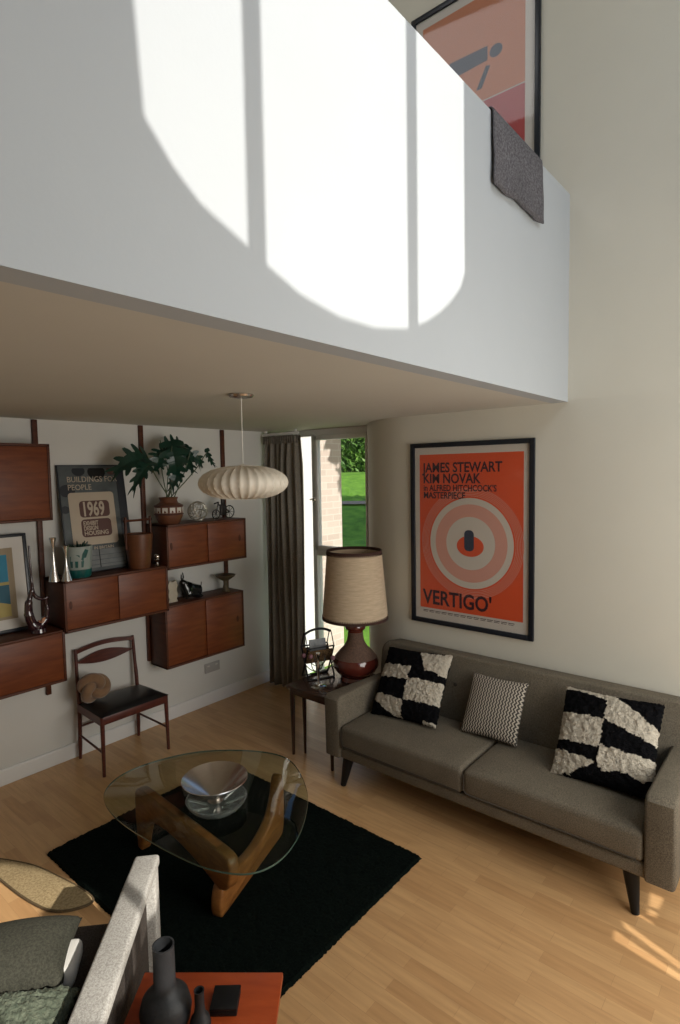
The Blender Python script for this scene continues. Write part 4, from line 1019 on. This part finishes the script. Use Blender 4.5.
# arm whose front end is at local x=0, y in [-.09, 0]
AWID, ALEN = .090, .90
AWID = .097
for y0 in (-.064, .62):
    bm = B(); rbox(bm, (-ALEN, y0, .555), (.012, y0+AWID, .60), .012); rbox(bm, (-.065, y0+.006, 0), (.008, y0+AWID-.006, .57), .010); rbox(bm, (-ALEN, y0+.006, 0), (-ALEN+.07, y0+AWID-.006, .57), .010)
    for v_ in bm.verts:
        if v_.co.z > .5: v_.co.z -= v_.co.x*.115
    ob('arm_frame', bm, ARMF, t)
    bm = B(); rbox(bm, (-ALEN+.06, y0+.032, .12), (-.11, y0+AWID-.018, .56), .008)
    for v_ in bm.verts:
        if v_.co.z > .5: v_.co.z -= v_.co.x*.115
    ob('side_panel', bm, ARMD, t)
bm = B(); rbox(bm, (-ALEN+.02, .032, .14), (-.10, .618, .30), .02); ob('seat_base', bm, ARMD, t)
bm = B(); rbox(bm, (-ALEN+.10, .036, .30), (-.085, .614, .41), .03, .015); ob('seat_cushion', bm, ARMD, t)
bm = B(); prism(bm, [(-ALEN-.02, .30), (-ALEN+.10, .30), (-ALEN+.02, .70), (-ALEN-.10, .70)], .036, .614, (0, 2, 1), bev=.03, seg=3); ob('backrest', bm, ARMD, t)
AM = Matrix.Translation((1.175, 2.068, 0)) @ Matrix.Rotation(fa, 4, 'Z')
def lay(name, label, cat, w_, h, th, M, m_, piping=None, rough=0, seed=1):
    t = thing(name, label, cat); t.matrix_world = AM @ M
    c = pillow('cover', w_, h, th, [m_], lambda x, y: 0, t, 36, rough, seed)
    if piping:
        bm = B(); n = 24; pts = []
        for k in range(4):
            for i in range(n):
                q = -1+2*i/n; x, y = [(q, -1), (1, q), (-q, 1), (-1, -q)][k]
                pin = 1-.05*(math.sin(PI*(x+1)/2))*abs(y)**4; pin2 = 1-.05*(math.sin(PI*(y+1)/2))*abs(x)**4; pts.append((x*w_/2*pin2, y*h/2*pin, 0))
        tube(bm, pts, .007, 6, closed=True); ob('piping', bm, piping, t)
    return t
t = lay('scatter_cushion', 'dark olive scatter cushion with a white pad as its sunlit end, in the armchair', 'cushion', .33, .44, .17, Matrix.Translation((-.335, .395, .500)) @ Matrix.Rotation(.10, 4, 'Y') @ Matrix.Rotation(.12, 4, 'Z'), OLIVE)
bm = B(); rbox(bm, (-.13, -.245, -.060), (.05, -.10, .010), .025); ob('sunlit_end_pad', bm, PIPEW, t)  # white pad puts the sunlight on the cushion's end into colour
lay('dark_void_pad', 'black pad in the armchair added for dark void between olive cushion and green throw', 'cushion', .22, .46, .09, Matrix.Translation((-.585, .30, .462)) @ Matrix.Rotation(-.10, 4, 'Y'), BLKF)  # black pad stands in for the dark void behind the olive cushion
lay('knitted_throw', 'sage green knitted throw bundled in the back of the armchair', 'throw', .27, .38, .13, Matrix.Translation((-.705, .262, .568)) @ Matrix.Rotation(-.10, 4, 'Y'), SAGE, rough=.004, seed=8)

# ------------------------------------------------------------------ small orange teak table with vases
ra = math.atan2(1.353-1.714, 1.266-.975)     # direction of its far edge
ZR = .45
t = thing('teak_table', 'low orange-toned teak table between armchair and rug', 'side table', (1.266, 1.353, 0), ra)
bm = B(); box(bm, (-.475, -.30, ZR-.02), (0, 0, ZR), .003); ob('tabletop', bm, TEAKO, t)
bm = B(); box(bm, (-.45, -.28, ZR-.07), (-.025, -.26, ZR-.02)); box(bm, (-.45, -.04, ZR-.07), (-.025, -.02, ZR-.02)); box(bm, (-.045, -.28, ZR-.07), (-.025, -.02, ZR-.02)); box(bm, (-.455, -.28, ZR-.07), (-.435, -.02, ZR-.02)); ob('apron', bm, TEAKD, t)
for x in (-.44, -.04):
    for y in (-.26, -.04):
        bm = B(); tube(bm, [(x, y, 0), (x, y, ZR-.02)], [.012, .02], 10); ob('leg', bm, TEAKD, t)
t = thing('stoneware_vase', 'charcoal stoneware vase with round belly and thick cylindrical neck', 'vase', (.902, 1.492, ZR))
bm = B(); lathe(bm, [(.045, 0), (.058, .006), (.074, .035), (.078, .065), (.070, .098), (.052, .118), (.037, .130), (.033, .15), (.032, .265), (.033, .270), (.028, .270), (.026, .18), (0, .17)], 44); ob('vase_body', bm, CHAR, t)
t = thing('bud_vase', 'thin dark bud vase with narrow tube neck beside the larger stoneware vase', 'vase', (.958, 1.396, ZR))
bm = B(); lathe(bm, [(.024, 0), (.030, .005), (.033, .03), (.028, .05), (.018, .065), (.0145, .09), (.0145, .135), (.016, .139), (.012, .139), (.010, .08), (0, .07)], 32); ob('vase_body', bm, CHAR, t)
t = thing('black_box', 'small flat square black box on the orange teak table', 'box', (1.066, 1.410, ZR), ra+.03)
bm = B(); box(bm, (-.042, -.042, 0), (.042, .042, .018), .003); ob('tray', bm, BLK, t)
bm = B(); box(bm, (-.043, -.043, .018), (.043, .043, .028), .003); ob('lid', bm, BLK, t)
